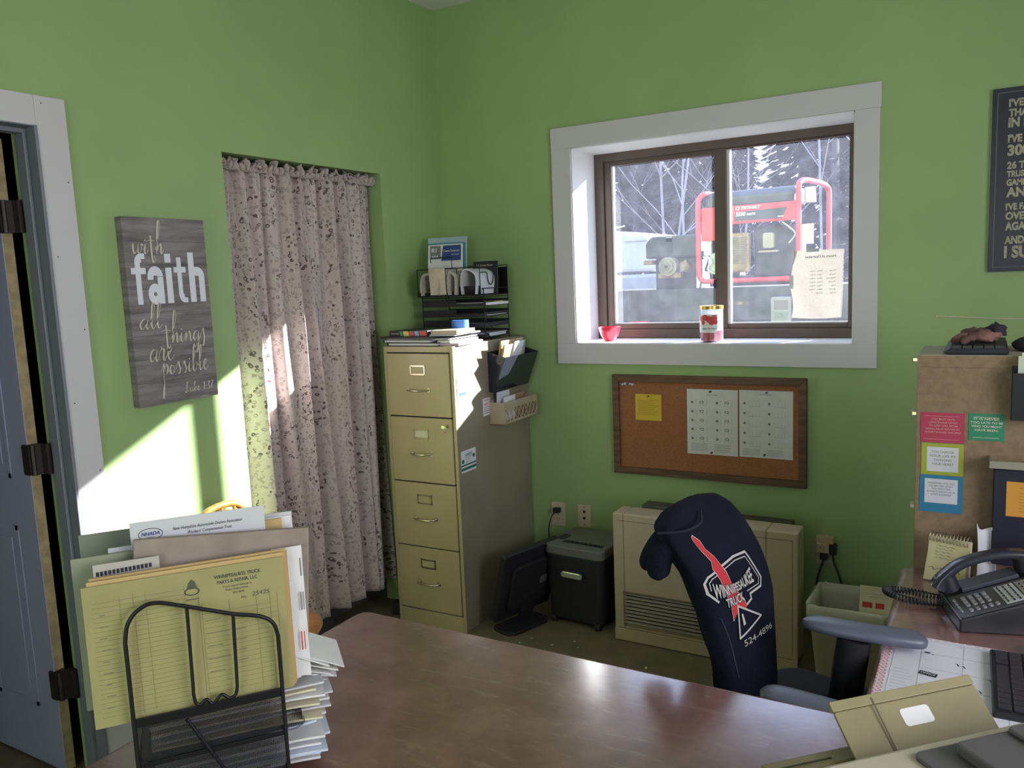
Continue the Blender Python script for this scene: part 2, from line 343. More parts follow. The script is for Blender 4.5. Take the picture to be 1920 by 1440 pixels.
# door casing, jamb and open door
t1 = struct('trim_1')
struct('board', G().box(0, .02, DR, -2.045, 0, 2.212), TRIM, t1, bevel=.002)
struct('board', G().box(0, .02, DL - .097, DR, DZ, 2.212), TRIM, t1, bevel=.002)
struct('board', G().box(0, .02, DL - .097, DL, 0, DZ), TRIM, t1, bevel=.002)
g = G()
for k in range(9):
    z = .35 + k * .23; y = -2.06 if k % 2 else -2.12
    struct('nail_head', G().cyl((.0195, y, z), (.0206, y, z), .0022, n=8), INK, t1)
d1 = struct('door_1')
struct('door_frame', G().box(-.10, .021, DR - .004, DR + .0, 0, DZ).box(-.10, .021, DL, DL + .004, 0, DZ).box(-.10, .021, DL, DR, DZ - .004, DZ).box(-.07, -.03, DR - .016, DR - .004, 0, DZ - .016).box(-.07, -.03, DL, DR, DZ - .018, DZ - .004).box(-.012, .026, DR - .010, DR, 0, DZ), JAMB, d1, bevel=.002)
dl = struct('door_slab', G().box(-.97, -.142, -2.195, -2.16, .01, 2.10), DOORM, d1, bevel=.002)
struct('door_edge', G().box(-.1418, -.1405, -2.193, -2.162, .012, 2.098), RAWW, d1)
for z0, z1 in ((.22, .86), (1.02, 1.62), (1.76, 1.98)):
    for x0, x1 in ((-.86, -.62), (-.50, -.25)):
        g = G(); g.box(x0, x1, -2.1985, -2.195, z0, z0 + .018).box(x0, x1, -2.1985, -2.195, z1 - .018, z1).box(x0, x0 + .018, -2.1985, -2.195, z0, z1).box(x1 - .018, x1, -2.1985, -2.195, z0, z1).box(x0 + .045, x1 - .045, -2.199, -2.195, z0 + .045, z1 - .045)
        struct('door_panel', g, DOORM, d1, bevel=.0015)
for z in (1.86, 1.09, .32):
    g = G(); g.rr(-.185, -.142, z - .05, z + .05, 0, .003, .008) ; 
    g2 = G(frame((0, -2.197, 0), (1, 0, 0), (0, 0, 1))); g2.rr(-.168, -.128, z - .05, z + .05, 0, .003, .009)
    g2.M = Matrix(); g2.cyl((-.122, -2.19, z - .05), (-.122, -2.19, z + .05), .0075, n=12).box(-.122, -.088, -2.165, -2.150, z - .05, z + .05).box(-.1405, -.118, -2.195, -2.165, z - .05, z + .05)
    struct('hinge', g2, HINGE, d1)
# window casing, reveals, frame, sashes, panes
t2 = struct('trim_2')
struct('board', G().box(.669, .770, -.02, 0, 1.276, 2.212), TRIM, t2, bevel=.0015)
struct('board', G().box(2.036, 2.128, -.02, 0, 1.276, 2.212), TRIM, t2, bevel=.0015)
struct('board', G().box(.669, 2.132, -.021, 0, 2.212, 2.310), TRIM, t2, bevel=.0015)
struct('board', G().box(.669, 2.128, -.021, 0, 1.176, 1.276), TRIM, t2, bevel=.0015)
t3 = struct('trim_3')
struct('sill_board', G().box(WX0, WX1, -.012, .262, WZ0 - .0, WZ0 + .004), REVEAL, t3)
struct('head_board', G().box(WX0, WX1, -.012, .262, WZ1 - .006, WZ1), REVEAL, t3)
struct('reveal_board', G().box(WX0, WX0 + .005, -.012, .262, WZ0, WZ1), REVEAL, t3)
struct('reveal_board', G().box(WX1 - .005, WX1, -.012, .262, WZ0, WZ1), REVEAL, t3)
w1 = struct('window_1')
g = G(); g.box(.774, .823, .245, .31, 1.28, 2.206).box(2.0, 2.032, .245, .31, 1.28, 2.206).box(.823, 2.0, .245, .31, 2.166, 2.206).box(.823, 2.0, .245, .31, 1.28, 1.325).box(1.385, 1.443, .252, .31, 1.325, 2.166)
struct('window_frame', g, BRONZE, w1, bevel=.002)
g = G(); g.box(.823, .856, .258, .285, 1.325, 2.166).box(.856, 1.385, .258, .285, 1.325, 1.352).box(.856, 1.385, .258, .285, 2.142, 2.166)
struct('sash', g, BRONZE, w1, bevel=.002)
g = G(); g.box(1.978, 2.0, .258, .285, 1.325, 2.166).box(1.443, 1.978, .258, .285, 1.325, 1.347).box(1.443, 1.978, .258, .285, 2.158, 2.166)
struct('sash', g, BRONZE, w1, bevel=.002)
struct('glazing_bead', G().box(1.443, 1.457, .262, .29, 1.347, 2.158).box(1.457, 1.978, .272, .285, 1.347, 1.352), BEAD, w1)
struct('glazing_bead', G().box(.856, .868, .268, .287, 1.352, 2.142).box(.868, 1.385, .272, .285, 1.352, 1.356), BEAD, w1)
struct('glass_pane', G().box(.860, 1.383, .2835, .2845, 1.354, 2.14), DIRTY, w1)
struct('glass_pane', G().box(1.455, 1.979, .2835, .2845, 1.349, 2.157), DIRTY, w1)
struct('window_latch', G().box(1.381, 1.39, .246, .254, 1.52, 1.56), BLACK, w1)
# frames of two windows added out of view to admit the fill lamps
for nm, gf in (('added_window_right', G().box(RX + .03, RX + .07, -3.6, -3.55, 1.05, 2.2).box(RX + .03, RX + .07, -1.95, -1.9, 1.05, 2.2).box(RX + .03, RX + .07, -3.55, -1.95, 1.05, 1.10).box(RX + .03, RX + .07, -3.55, -1.95, 2.15, 2.2)),
               ('added_window_rear', G().box(1.35, 1.4, RY - .07, RY - .03, 1.08, 2.22).box(3.0, 3.05, RY - .07, RY - .03, 1.08, 2.22).box(1.4, 3.0, RY - .07, RY - .03, 1.08, 1.13).box(1.4, 3.0, RY - .07, RY - .03, 2.17, 2.22))):
    struct(nm, gf, BRONZE)

# ------------------------------------------------------------------ curtain
cr_ = thing('curtain', 'taupe floral patterned cloth curtain gathered on a rod in the left wall opening', 'curtain', loc=(-.05, -.968, .12))
ph = [random.uniform(0, 6.28) for _ in range(8)]
def fold(u, v):       # v 0 bottom..1 top
    a = (1 - v); k = 11.5
    x = .033 * math.sin(2 * PI * k * .5 * u + ph[0] + 1.6 * math.sin(3 * u * PI + ph[1]) + .5 * a) * (.35 + .75 * min(1, 3 * a))
    x += .020 * math.sin(2 * PI * k * u + ph[2] + 1.5 * math.sin(5 * u + 1.5 * a)) + .008 * math.sin(2 * PI * 37 * u + ph[3]) * (v ** 6)
    x += .010 * math.sin(2 * PI * 2.3 * u + ph[4] + 1.2 * a)
    return x
def cpt(u, v):
    z = .12 + v * 1.965; y = OL + .006 + u * (OR_ - OL - .02 + .0 * v)
    y += .016 * math.sin(2 * PI * 7.7 * u + 2 * v + ph[5]) * (.4 + .6 * (1 - v))* min(1, 6 * u) * min(1, 6 * (1 - u))
    y += (.045 * (1 - v) ** 1.3 * math.sin(PI * u))
    x = -.048 + fold(u, v) + (-.012 if v > .985 else 0)
    return (x, y, z)
g = G(); NU, NV = 420, 60; g.grid(cpt, NU, NV); g.uv = [(i / NU * 1.75, j / NV * 1.965) for j in range(NV + 1) for i in range(NU + 1)]
fin('drape', g, CURT, cr_, smooth='all', solid=.0015)
def rfl(u, v):
    y = OL + .006 + u * (OR_ - OL - .012); x = -.038 + .016 * math.sin(2 * PI * 31 * u + ph[6] + 3 * v) * (.3 + v) + .008 * math.sin(2 * PI * 71 * u)
    return (x, y, 2.07 + v * (.038 + .010 * math.sin(2 * PI * 13 * u + 1) + .007 * math.sin(2 * PI * 43 * u)))
g = G(); g.grid(rfl, 500, 6); g.uv = [(i / 500 * 2.2, 3 + j / 6 * .05) for j in range(7) for i in range(501)]
fin('ruffle', g, CURT, cr_, smooth='all', solid=.001)
fin('curtain_rod', G().cyl((-.055, OL + .001, 2.075), (-.055, OR_ - .001, 2.075), .006), CHROME, cr_)

# ------------------------------------------------------------------ canvas sign
FM = leftw(-1.9035, 1.2208)
fs = thing('canvas_sign', 'grey wood-print canvas with white lettering hanging on the left wall', 'wall sign', FM)
FW, FH = .3285, .6416
fin('canvas', G(FM).rr(0, FW, 0, FH, .001, .035, .003, 2), PLANK, fs, bevel=.002)
gg = G(FM)
for k in range(1, 8): gg.box(.001, FW - .001, FH * k / 8 - .0006, FH * k / 8 + .0006, .0345, .0353)
fin('plank_joint', gg, mat('dark_plank_joint', (.09, .08, .078), .8), fs)
gt = G(FM @ Matrix.Translation((0, 0, .035))); ZS = [0]
def fv(v): return FH * (1 - v)
# bold word drawn letter by letter (condensed grotesque)
def letter(polys, x, y, w_, h):
    for p in polys: ZS[0] += .000012; gt.prism([(x + a * w_, y + b * h) for a, b in p], .0003, .0008 + ZS[0])
def arcp(cx, cy, rx, ry, a0, a1, t, n=10):
    o = [(cx + rx * math.cos(math.radians(a0 + (a1 - a0) * i / n)), cy + ry * math.sin(math.radians(a0 + (a1 - a0) * i / n))) for i in range(n + 1)]
    i_ = [(cx + (rx - t) * math.cos(math.radians(a0 + (a1 - a0) * i / n)), cy + (ry - t * .55) * math.sin(math.radians(a0 + (a1 - a0) * i / n))) for i in range(n + 1)]
    return [[o[i], o[i + 1], i_[i + 1], i_[i]] for i in range(n)]
yb = fv(.457); hh = FH * .275; u = FW
letter([[(.30, 0), (.62, 0), (.62, .80), (.30, .80)], [(.05, .58), (.95, .58), (.95, .70), (.05, .70)]] + arcp(.72, .80, .42, .175, 90, 180, .32) + [[(.70, .87), (.95, .87), (.95, .975), (.70, .975)]], u * .045, yb, u * .185, hh)
letter([[(.62, 0), (.95, 0), (.95, .52), (.62, .52)]] + arcp(.50, .53, .45, .20, 0, 180, .33) + [[(.05, .47), (.38, .47), (.38, .53), (.05, .53)]] + arcp(.42, .19, .40, .205, 0, 360, .30, 20), u * .225, yb, u * .205, hh)
letter([[(.12, 0), (.88, 0), (.88, .70), (.12, .70)], [(.12, .80), (.88, .80), (.88, .97), (.12, .97)]], u * .445, yb, u * .095, hh)
letter([[(.28, .18), (.60, .18), (.60, .90), (.28, .90)], [(.02, .60), (.93, .60), (.93, .71), (.02, .71)]] + arcp(.68, .19, .40, .19, 180, 270, .32) + [[(.66, 0), (.93, 0), (.93, .10), (.66, .105)]], u * .555, yb, u * .165, hh)
letter([[(.05, 0), (.38, 0), (.38, 1), (.05, 1)], [(.62, 0), (.95, 0), (.95, .52), (.62, .52)]] + arcp(.52, .52, .43, .19, 0, 150, .33), u * .735, yb, u * .22, hh)
fin('bold_word', gt, WINK, fs)
GL = {  # pen script: advance, strokes (x-height 1)
 'w': (1.35, [[(0, .75), (.12, 1.0), (.15, .35), (.35, 0), (.58, .4), (.66, .95), (.68, .3), (.9, 0), (1.12, .5), (1.12, .95), (1.35, .75)]]),
 'i': (.6, [[(0, .35), (.18, .95), (.15, .2), (.32, 0), (.6, .4)], [(.22, 1.35), (.27, 1.25)]]),
 't': (.7, [[(0, .4), (.25, 1.2), (.35, 1.9), (.25, .9), (.22, .2), (.38, 0), (.7, .4)], [(-.15, 1.15), (.3, 1.25), (.75, 1.2)]]),
 'T': (.85, [[(.3, 1.8), (.36, .5), (.45, -.5), (.62, -.9), (.8, -.6), (.72, -.2)], [(-.2, 1.2), (.2, 1.32), (.8, 1.25)]]),
 'h': (1.0, [[(0, .4), (.4, 1.6), (.55, 2.5), (.38, 2.6), (.25, 1.6), (.2, 0), (.4, .7), (.65, 1.0), (.72, .6), (.68, .15), (.8, 0), (1.0, .4)]]),
 'H': (1.0, [[(0, .4), (.5, 2.0), (.62, 3.1), (.42, 3.2), (.28, 2.0), (.2, 0), (.4, .7), (.65, 1.0), (.72, .6), (.68, .15), (.8, 0), (1.0, .4)]]),
 'a': (.95, [[(.7, .85), (.4, 1.0), (.08, .5), (.2, .02), (.5, .3), (.7, .95), (.62, .3), (.75, 0), (.95, .4)]]),
 'l': (.55, [[(0, .4), (.35, 1.6), (.45, 2.5), (.28, 2.5), (.15, 1.4), (.15, .3), (.3, 0), (.55, .4)]]),
 'n': (1.0, [[(0, .4), (.15, 1.0), (.18, .5), (.12, 0), (.4, .8), (.6, 1.0), (.66, .5), (.68, .1), (.8, 0), (1.0, .4)]]),
 'g': (.9, [[(.65, .85), (.38, 1.0), (.08, .5), (.22, .02), (.5, .35), (.66, .95), (.62, -.3), (.5, -1.1), (.25, -1.2), (.2, -.8), (.6, -.2), (.9, .4)]]),
 's': (.75, [[(0, .4), (.3, 1.15), (.42, .8), (.55, .3), (.38, -.05), (.1, .05), (.3, 0), (.75, .4)]]),
 'S': (.7, [[(0, .4), (.35, 1.2), (.42, .8), (.5, .2), (.35, -.6), (.15, -.5)]]),
 'r': (.75, [[(0, .4), (.2, 1.15), (.25, .95), (.5, .95), (.42, .3), (.52, 0), (.75, .4)]]),
 'e': (.75, [[(0, .4), (.35, .6), (.5, .95), (.3, 1.05), (.12, .5), (.3, 0), (.55, .1), (.75, .4)]]),
 'p': (.95, [[(0, .4), (.25, 1.15), (.25, .2), (.2, -1.4), (.1, -2.3), (.02, -2.1), (.2, -.6), (.35, .6), (.6, 1.0), (.75, .6), (.6, .1), (.35, .05), (.6, .1), (.95, .4)]]),
 'o': (.8, [[(.4, 1.0), (.1, .6), (.2, .02), (.5, .1), (.6, .6), (.4, 1.0), (.5, .75), (.8, .75)]]),
 'b': (.85, [[(0, .4), (.35, 1.6), (.45, 2.6), (.28, 2.6), (.15, 1.4), (.15, .2), (.4, 0), (.6, .5), (.5, .85), (.6, .7), (.85, .6)]]),
 'L': (1.0, [[(.7, 2.0), (.45, 2.2), (.35, 1.4), (.3, .3), (.05, .1), (.1, -.1), (.5, .1), (1.0, .1)]]),
 'u': (.9, [[(0, .5), (.12, .95), (.15, .2), (.35, 0), (.58, .5), (.6, .95), (.6, .2), (.72, 0), (.9, .4)]]),
 'k': (.85, [[(0, .4), (.35, 1.6), (.4, 2.2), (.22, 1.6), (.15, 0), (.25, .6), (.55, .95), (.5, .6), (.25, .5), (.55, .0), (.85, .3)]]),
 '1': (.6, [[(.1, 1.3), (.35, 1.7), (.3, 0)]]), ':': (.4, [[(.15, .9), (.17, .75)], [(.12, .2), (.14, .05)]]),
 '3': (.75, [[(.05, 1.6), (.4, 1.75), (.5, 1.3), (.2, .95), (.55, .7), (.5, .1), (.15, -.05), (0, .2)]]),
 '7': (.7, [[(.0, 1.6), (.3, 1.75), (.65, 1.7), (.35, .9), (.25, 0)]]), ' ': (.6, [])}
def script(word, x, y, w_, xh, pw):
    tot = sum(GL[c][0] for c in word); k = w_ / tot; cx = x; G_ = G(FM @ Matrix.Translation((0, 0, .0365)))
    for c in word:
        a, st = GL[c]
        for s_ in st: G_.stroke([(cx + px * k + .10 * py * xh * .6, y + py * xh) for px, py in s_], pw, z=.0010)
        cx += a * k
    fin('script_word', G_, CREAMI, fs)
script('wiTH', FW * .08, fv(.190), FW * .37, .034, .0030)
script('all', FW * .08, fv(.588), FW * .27, .034, .0027)
script('THingS', FW * .35, fv(.672), FW * .54, .034, .0027)
script('are', FW * .16, fv(.765), FW * .30, .042, .0027)
script('possible', FW * .29, fv(.842), FW * .60, .035, .0027)
script('Luke 1:37', FW * .56, fv(.955), FW * .37, .016, .0017)

# ------------------------------------------------------------------ filing cabinet
CM = Matrix.Translation((.1138, -.6924, 0)) @ Matrix.Rotation(math.radians(.75), 4, 'Z')
CW, CD, CH = .381, .667, 1.32
fc = thing('filing_cabinet', 'tall tan four-drawer metal filing cabinet in the corner', 'filing cabinet', CM)
g = G(CM); g.box(0, .014, 0, CD, .0, CH).box(CW - .014, CW, 0, CD, 0, CH).box(.014, CW - .014, 0, CD, CH - .024, CH).box(.014, CW - .014, .0, CD, .01, .075).box(.014, CW - .014, CD - .01, CD, .075, CH)
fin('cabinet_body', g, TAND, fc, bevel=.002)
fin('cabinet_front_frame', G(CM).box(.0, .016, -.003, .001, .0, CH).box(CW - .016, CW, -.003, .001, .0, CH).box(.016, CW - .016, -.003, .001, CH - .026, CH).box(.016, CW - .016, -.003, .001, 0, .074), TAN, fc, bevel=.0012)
fin('cabinet_recess', G(CM).box(.014, CW - .014, .006, .012, .075, CH - .024), DARK, fc)
zs = [.078, .386, .694, 1.000, 1.292]
for k in range(4):
    z0, z1 = zs[k] + .003, zs[k + 1] - .003
    dr = fin('drawer', G(CM).box(.019, CW - .021, -.008, .006, z0, z1), TAN, fc, bevel=.0025)
    DM = frame(CM @ V((0, -.008, 0)), CM.to_3x3() @ V((1, 0, 0)), (0, 0, 1)); hz = z1 - .075
    g = G(DM); x0, x1 = .150, .232; a = .006
    g.box(x0, x1, hz - .022, hz - .022 + a, 0, .004).box(x0, x1, hz + .022 - a, hz + .022, 0, .004).box(x0, x0 + a, hz - .022, hz + .022, 0, .004).box(x1 - a, x1, hz - .022, hz + .022, 0, .004)
    fin('label_holder', g, CHROME, dr)
    fin('label_card', G(DM).box(x0 + a, x1 - a, hz - .017, hz + .017, 0, .001), TAN if k != 2 else CREAM, dr)
    hy = z1 - .165
    pts = smooth2([(.137, hy, .001), (.139, hy, .017), (.158, hy - .001, .026), (.191, hy - .002, .029), (.224, hy - .001, .026), (.243, hy, .017), (.245, hy, .001)], 4)
    fin('handle', G(DM).tube(pts, .0042, 8).cyl((.137, hy, 0), (.137, hy, .003), .010, n=14).cyl((.245, hy, 0), (.245, hy, .003), .010, n=14), CHROME, dr, smooth=True)
    if k == 2:
        lk = fin('lock', G(DM).cyl((.334, z1 - .032, 0), (.334, z1 - .032, .008), .009, n=16), CHROME, dr, smooth=True)
        g = G(DM); g.box(.327, .341, z1 - .034, z1 - .030, .008, .024).rr(.318, .336, z1 - .040, z1 - .026, .020, .023, .005).tube([(.336, z1 - .034, .016), (.336, z1 - .05, .018), (.335, z1 - .06, .016)], .0018, 6)
        fin('key', g, CHROME, dr)
# things fixed on the side of the cabinet (plane x)
SX = CM @ V((CW, 0, 0)); SXD = CM.to_3x3() @ V((0, 1, 0))
def side(y, z): return frame((SX.x + .0008 + (y - SX.y) * SXD.x / SXD.y * 1.0, y, z), SXD, (0, 0, 1))
def mag(name, label, y0, y1, z0, z1, mt, extra, cat='magnet', tilt=0):
    M_ = side(y0, z0) @ Matrix.Rotation(math.radians(tilt), 4, 'Z'); r = thing(name, label, cat, M_)
    fin('sheet', G(M_).rr(0, y1 - y0, 0, z1 - z0, 0, .0012, .004, 2), mt, r)
    for nm, m_, fn in extra: g = G(M_ @ Matrix.Translation((0, 0, .0012))); fn(g, y1 - y0, z1 - z0); fin(nm, g, m_, r)
    return r
mag('card_magnet', 'white card magnet with a blue bar near the top front of the filing cabinet side', -.672, -.592, 1.080, 1.175, WHITE,
    [('blue_bar', INKB, lambda g, a, b: g.box(.010, a - .008, .016, .030, 0, .0004)), ('print', INKG, lambda g, a, b: g.text('Office', .035, .055, .009, z=.0005).text('Supply Co.', .030, .042, .006, z=.0005)),])
mag('business_magnet', 'white business magnet with green stripes on the filing cabinet side', -.668, -.545, .745, .845, WHITE,
    [('print', mat('green_print', (.03, .14, .10), .7), lambda g, a, b: g.box(.0, a, .030, .037, 0, .0004).box(0, a, .010, .022, 0, .0004).text('LAKESIDE', .035, .072, .014, w=.058, z=.0005, bold=.01).cyl((.014, .052, 0), (.014, .052, .0005), .010, n=12).cyl((.105, .066, 0), (.105, .066, .0005), .010, n=12)),
     ('small_print', INKG, lambda g, a, b: g.text('SERVICE CENTER', .036, .064, .005, z=.0005).text('call for parts & repair', .03, .056, .004, z=.0005).text('open weekdays', .035, .049, .004, z=.0005).text('PARTS * SERVICE * TOWING', .01, .041, .004, z=.0005))])
mag('caution_notice', 'small white notice with red heading half behind the beige basket', -.462, -.395, .972, 1.055, WHITE,
    [('print', RED, lambda g, a, b: g.text('CAUTION', .006, .070, .008, w=.055, z=.0005, bold=.02).text('HOT', .010, .048, .013, z=.0005, bold=.02)), ('small_print', INKG, lambda g, a, b: [g.box(.008, .055, .038 - .009 * k, .041 - .009 * k, 0, .0004) for k in range(4)])])
# black wall file
def pocket(M_, w_, h_, d0, d1, name, label, cat, m_, back_h=None):
    r = thing(name, label, cat, M_); bh = back_h or h_; q = .003
    g = G(M_); g.box(0, w_, 0, bh, 0, q)
    prof = lambda dd, y: [(0, y, 0), (w_, y, 0), (w_, y, dd), (0, y, dd)]
    g.add([(0, 0, d0 - q), (w_, 0, d0 - q), (w_, h_, d1 - q), (0, h_, d1 - q), (0, 0, d0), (w_, 0, d0), (w_, h_, d1), (0, h_, d1)], [(0, 3, 2, 1), (4, 5, 6, 7), (0, 1, 5, 4), (3, 7, 6, 2), (0, 4, 7, 3), (1, 2, 6, 5)])
    g.add([(0, 0, 0), (0, 0, d0), (0, h_, d1), (0, bh, 0), (q, 0, 0), (q, 0, d0), (q, h_, d1), (q, bh, 0)], [(0, 1, 2, 3), (4, 7, 6, 5), (0, 4, 5, 1), (1, 5, 6, 2), (2, 6, 7, 3), (0, 3, 7, 4)])
    g.add([(w_, 0, 0), (w_, 0, d0), (w_, h_, d1), (w_, bh, 0), (w_ - q, 0, 0), (w_ - q, 0, d0), (w_ - q, h_, d1), (w_ - q, bh, 0)], [(0, 3, 2, 1), (4, 5, 6, 7), (0, 1, 5, 4), (1, 2, 6, 5), (2, 3, 7, 6), (0, 4, 7, 3)])
    g.box(0, w_, 0, q, 0, d0)
    fin('pocket', g, m_, r, bevel=.001); return r
PM = side(-.400, 1.078)
pocket(PM, .335, .165, .030, .095, 'wall_file', 'glossy black plastic wall file full of papers on the cabinet side', 'wall file', mat('glossy_black', (.02, .022, .032), .12), .19)
def leaf(M_, x0, x1, y0, y1, z, lean=0, curl=0, n=6):
    g = G(M_); g.grid(lambda a, b: (x0 + a * (x1 - x0), y0 + b * (y1 - y0), z + lean * b + curl * b * b * math.sin(a * PI)), n, n); return g
for nm, lb, m_, a, b, c, d, z, le in (
    ('folder', 'kraft brown folder at the front of the black wall file', KRAFT, .015, .12, .012, .222, .020, .062),
    ('folder', 'manila folder standing behind the kraft one in the black wall file', MANILA, .025, .17, .012, .240, .015, .045),
    ('paper_sheets', 'tall white sheets leaning in the middle of the black wall file', WHITE, .10, .20, .012, .232, .022, .070),
    ('paper_sheets', 'wide pale envelope standing at the back of the black wall file', WHITE2, .12, .31, .012, .225, .009, .030),
    ('paper_sheets', 'cream sheets rising at the rear right end of the black wall file', CREAM, .20, .32, .012, .236, .005, .015)):
    solo(nm, leaf(PM, a, b, c, d, z, le, .006), m_, lb, 'papers', solid=.003, smooth='all')
BM = side(-.405, .925)
bk = thing('wall_basket', 'beige lattice plastic letter basket on the cabinet side', 'basket', BM)
g = G(BM); bw, bh, bd_ = .325, .115, .085
g.box(0, bw, 0, bh, 0, .003).box(0, bw, 0, .004, 0, bd_).box(0, .004, 0, bh - .01, 0, bd_).box(bw - .004, bw, 0, bh - .01, 0, bd_)
g.box(0, bw, 0, .014, bd_ - .004, bd_).box(0, bw, bh - .045, bh - .010, bd_ - .004, bd_)
fin('basket_shell', g, BEIGE, bk, bevel=.0015)
g = G(BM)
for k in range(9):
    x = .012 + k * .0365; g.tube([(x, .012, bd_ - .002), (x + .018, .040, bd_ - .002), (x + .036 if k < 8 else x + .018, .072, bd_ - .002)], .0028, 6); g.tube([(x + .034 if k < 8 else x + .018, .012, bd_ - .002), (x + .018, .040, bd_ - .002), (x, .072, bd_ - .002)], .0028, 6)
fin('lattice', g, BEIGE, bk, smooth=True)
for lb, m_, a, b, d, z in (('white envelope standing at the front of the beige basket', WHITE, .04, .15, .125, .05), ('pale blue-grey envelope at the back of the beige basket', WHITE2, .02, .14, .150, .025), ('brown card leaning at the far end of the beige basket', KRAFT, .19, .30, .120, .02)):
    solo('envelope', leaf(BM, a, b, .006, d, z, .008), m_, lb, 'envelope', solid=.002)

# ------------------------------------------------------------------ on top of the filing cabinet
TOP = CH
def bbox(M_, x0, x1, y0, y1, z0, z1): return G(M_).box(x0, x1, y0, y1, z0, z1)
def RZ(x, y, z, a): return Matrix.Translation((x, y, z)) @ Matrix.Rotation(math.radians(a), 4, 'Z')
def binder(label, M_, w_, d_, h_, cov, pages):
    r = thing('binder', label, 'binder', M_)
    fin('cover', G(M_).box(0, w_, 0, d_, 0, .003).box(0, w_, 0, d_, h_ - .003, h_).box(0, .004, 0, d_, 0, h_), cov, r, bevel=.001)
    fin('pages', G(M_).box(.006, w_ - .008, .004, d_ - .004, .003, h_ - .003), pages, r)
binder('dark binder at the bottom of the stack on the filing cabinet', RZ(.125, -.68, TOP, 0), .285, .24, .016, BLACK, WHITE)
binder('black binder second from the bottom on the filing cabinet', RZ(.11, -.69, TOP + .016, 0), .27, .24, .014, mat('charcoal_vinyl', (.05, .05, .055), .4), WHITE)
for k, (lb, a, dx) in enumerate((('pink-white paper bundle at the lower right of the stack on the cabinet', 3, .30), ('white paper bundle above the pinkish one on the cabinet', -2, .29))):
    solo('paper_bundle', bbox(RZ(dx + .105, -.66, TOP + .001 + k * .013, a), 0, .10 - k * .03, 0, .22, 0, .011), mat('pinkish_paper', (.60, .50, .50), .8) if k == 0 else WHITE, lb, 'papers')
solo('paper_sheet', bbox(RZ(.13, -.685, TOP + .0305, 1), 0, .34, 0, .24, 0, .004), WHITE, 'loose white sheets lying between the binders and the dark folder', 'papers')
solo('folder', bbox(RZ(.105, -.70, TOP + .035, -1), 0, .30, 0, .25, 0, .010), BLACK, 'thin black folder under the rainbow spined book', 'folder')
solo('magazine', bbox(RZ(.36, -.67, TOP + .0455, 4), 0, .13, 0, .24, 0, .006), WHITE2, 'grey magazine sticking out right of the rainbow spined book', 'magazine')
BMx = RZ(.145, -.685, TOP + .0455, 2)
bk_ = thing('book', 'black book with a rainbow blocked spine lying on the filing cabinet', 'book', BMx)
fin('cover', G(BMx).box(0, .21, 0, .15, 0, .024), BLACK, bk_, bevel=.001)
SPM = frame(BMx @ V((0, -.0002, 0)), BMx.to_3x3() @ V((1, 0, 0)), (0, 0, 1))
for x0, x1, c in ((.066, .076, (.05, .35, .2)), (.082, .112, (.60, .52, .10)), (.114, .140, (.55, .08, .08)), (.144, .168, (.25, .38, .55)), (.172, .208, (.62, .10, .08))):
    fin('spine_stripe', G(SPM).add([(x0, .001, .0004), (x1, .001, .0004), (x1 - .006, .023, .0004), (x0 - .006, .023, .0004)], [(0, 1, 2, 3)]), mat('stripe', c, .5), bk_)
fin('lettering', G(SPM).text('DRIVER TRAINING', .012, .009, .006, w=.045, z=.0004), CREAMI, bk_)
solo('book', bbox(RZ(.362, -.66, TOP + .0520, 3), 0, .135, 0, .16, 0, .018), mat('cream_book', (.62, .50, .36), .7), 'cream paperback lying right of the rainbow spined book', 'book')
g = G(); g.lathe([(.021, 0), (.040, 0), (.040, .036), (.021, .036), (.021, 0)], (.415, -.50, TOP + .0705), 32, cap=False)
solo('masking_tape_roll', g, mat('blue_tape', (.06, .20, .62), .5), 'roll of bright blue masking tape on the cream paperback', 'tape', smooth=True)
# wire letter tray organiser
OM = RZ(.105, -.455, TOP, 1.5)
og = thing('letter_tray_organizer', 'black mesh desk organizer with letter trays on the filing cabinet', 'organizer', OM)
W_, D2 = .355, .33; yo = .095
for x in (.002, W_ - .002):
    for y in (yo, D2): fin('post', G(OM).cyl((x, y, .0), (x, y, .245), .0028, n=6), BLACKM, og)
for k, z in enumerate((.012, .062, .112, .162)):
    g = G(OM); g.box(0, W_, yo, D2, z, z + .002).box(0, W_ * .55, yo, yo + .002, z, z + .034).box(W_ * .55, W_, yo, yo + .002, z, z + .014).box(0, .002, yo, D2, z, z + .020).box(W_ - .002, W_, yo, D2, z, z + .020).box(0, W_, D2 - .002, D2, z, z + .03)
    fin('tray', g, mat('black_mesh_%d' % k, (.022, .022, .025), .5) if k == 0 else bpy.data.materials['black_mesh_0'], og, bevel=.001)
g = G(OM)
for z in (.205, .245):
    g.tube([(.0, yo, z), (.135, yo, z), (.14, yo, z - .004), (.15, yo, z - .02)], .0022, 6)
    g.tube([(W_, yo, z), (W_, D2, z)], .0022, 6); g.tube([(0, yo, z), (W_, yo, z)], .0026, 6)
g.tube([(W_, yo + .0, .04), (W_, yo + .06, .0)], .002, 6); g.tube([(W_, yo, .10), (W_, yo + .07, .055)], .002, 6); g.tube([(W_, yo, .15), (W_, yo + .07, .11)], .002, 6)
fin('rail', g, BLACKM, og)
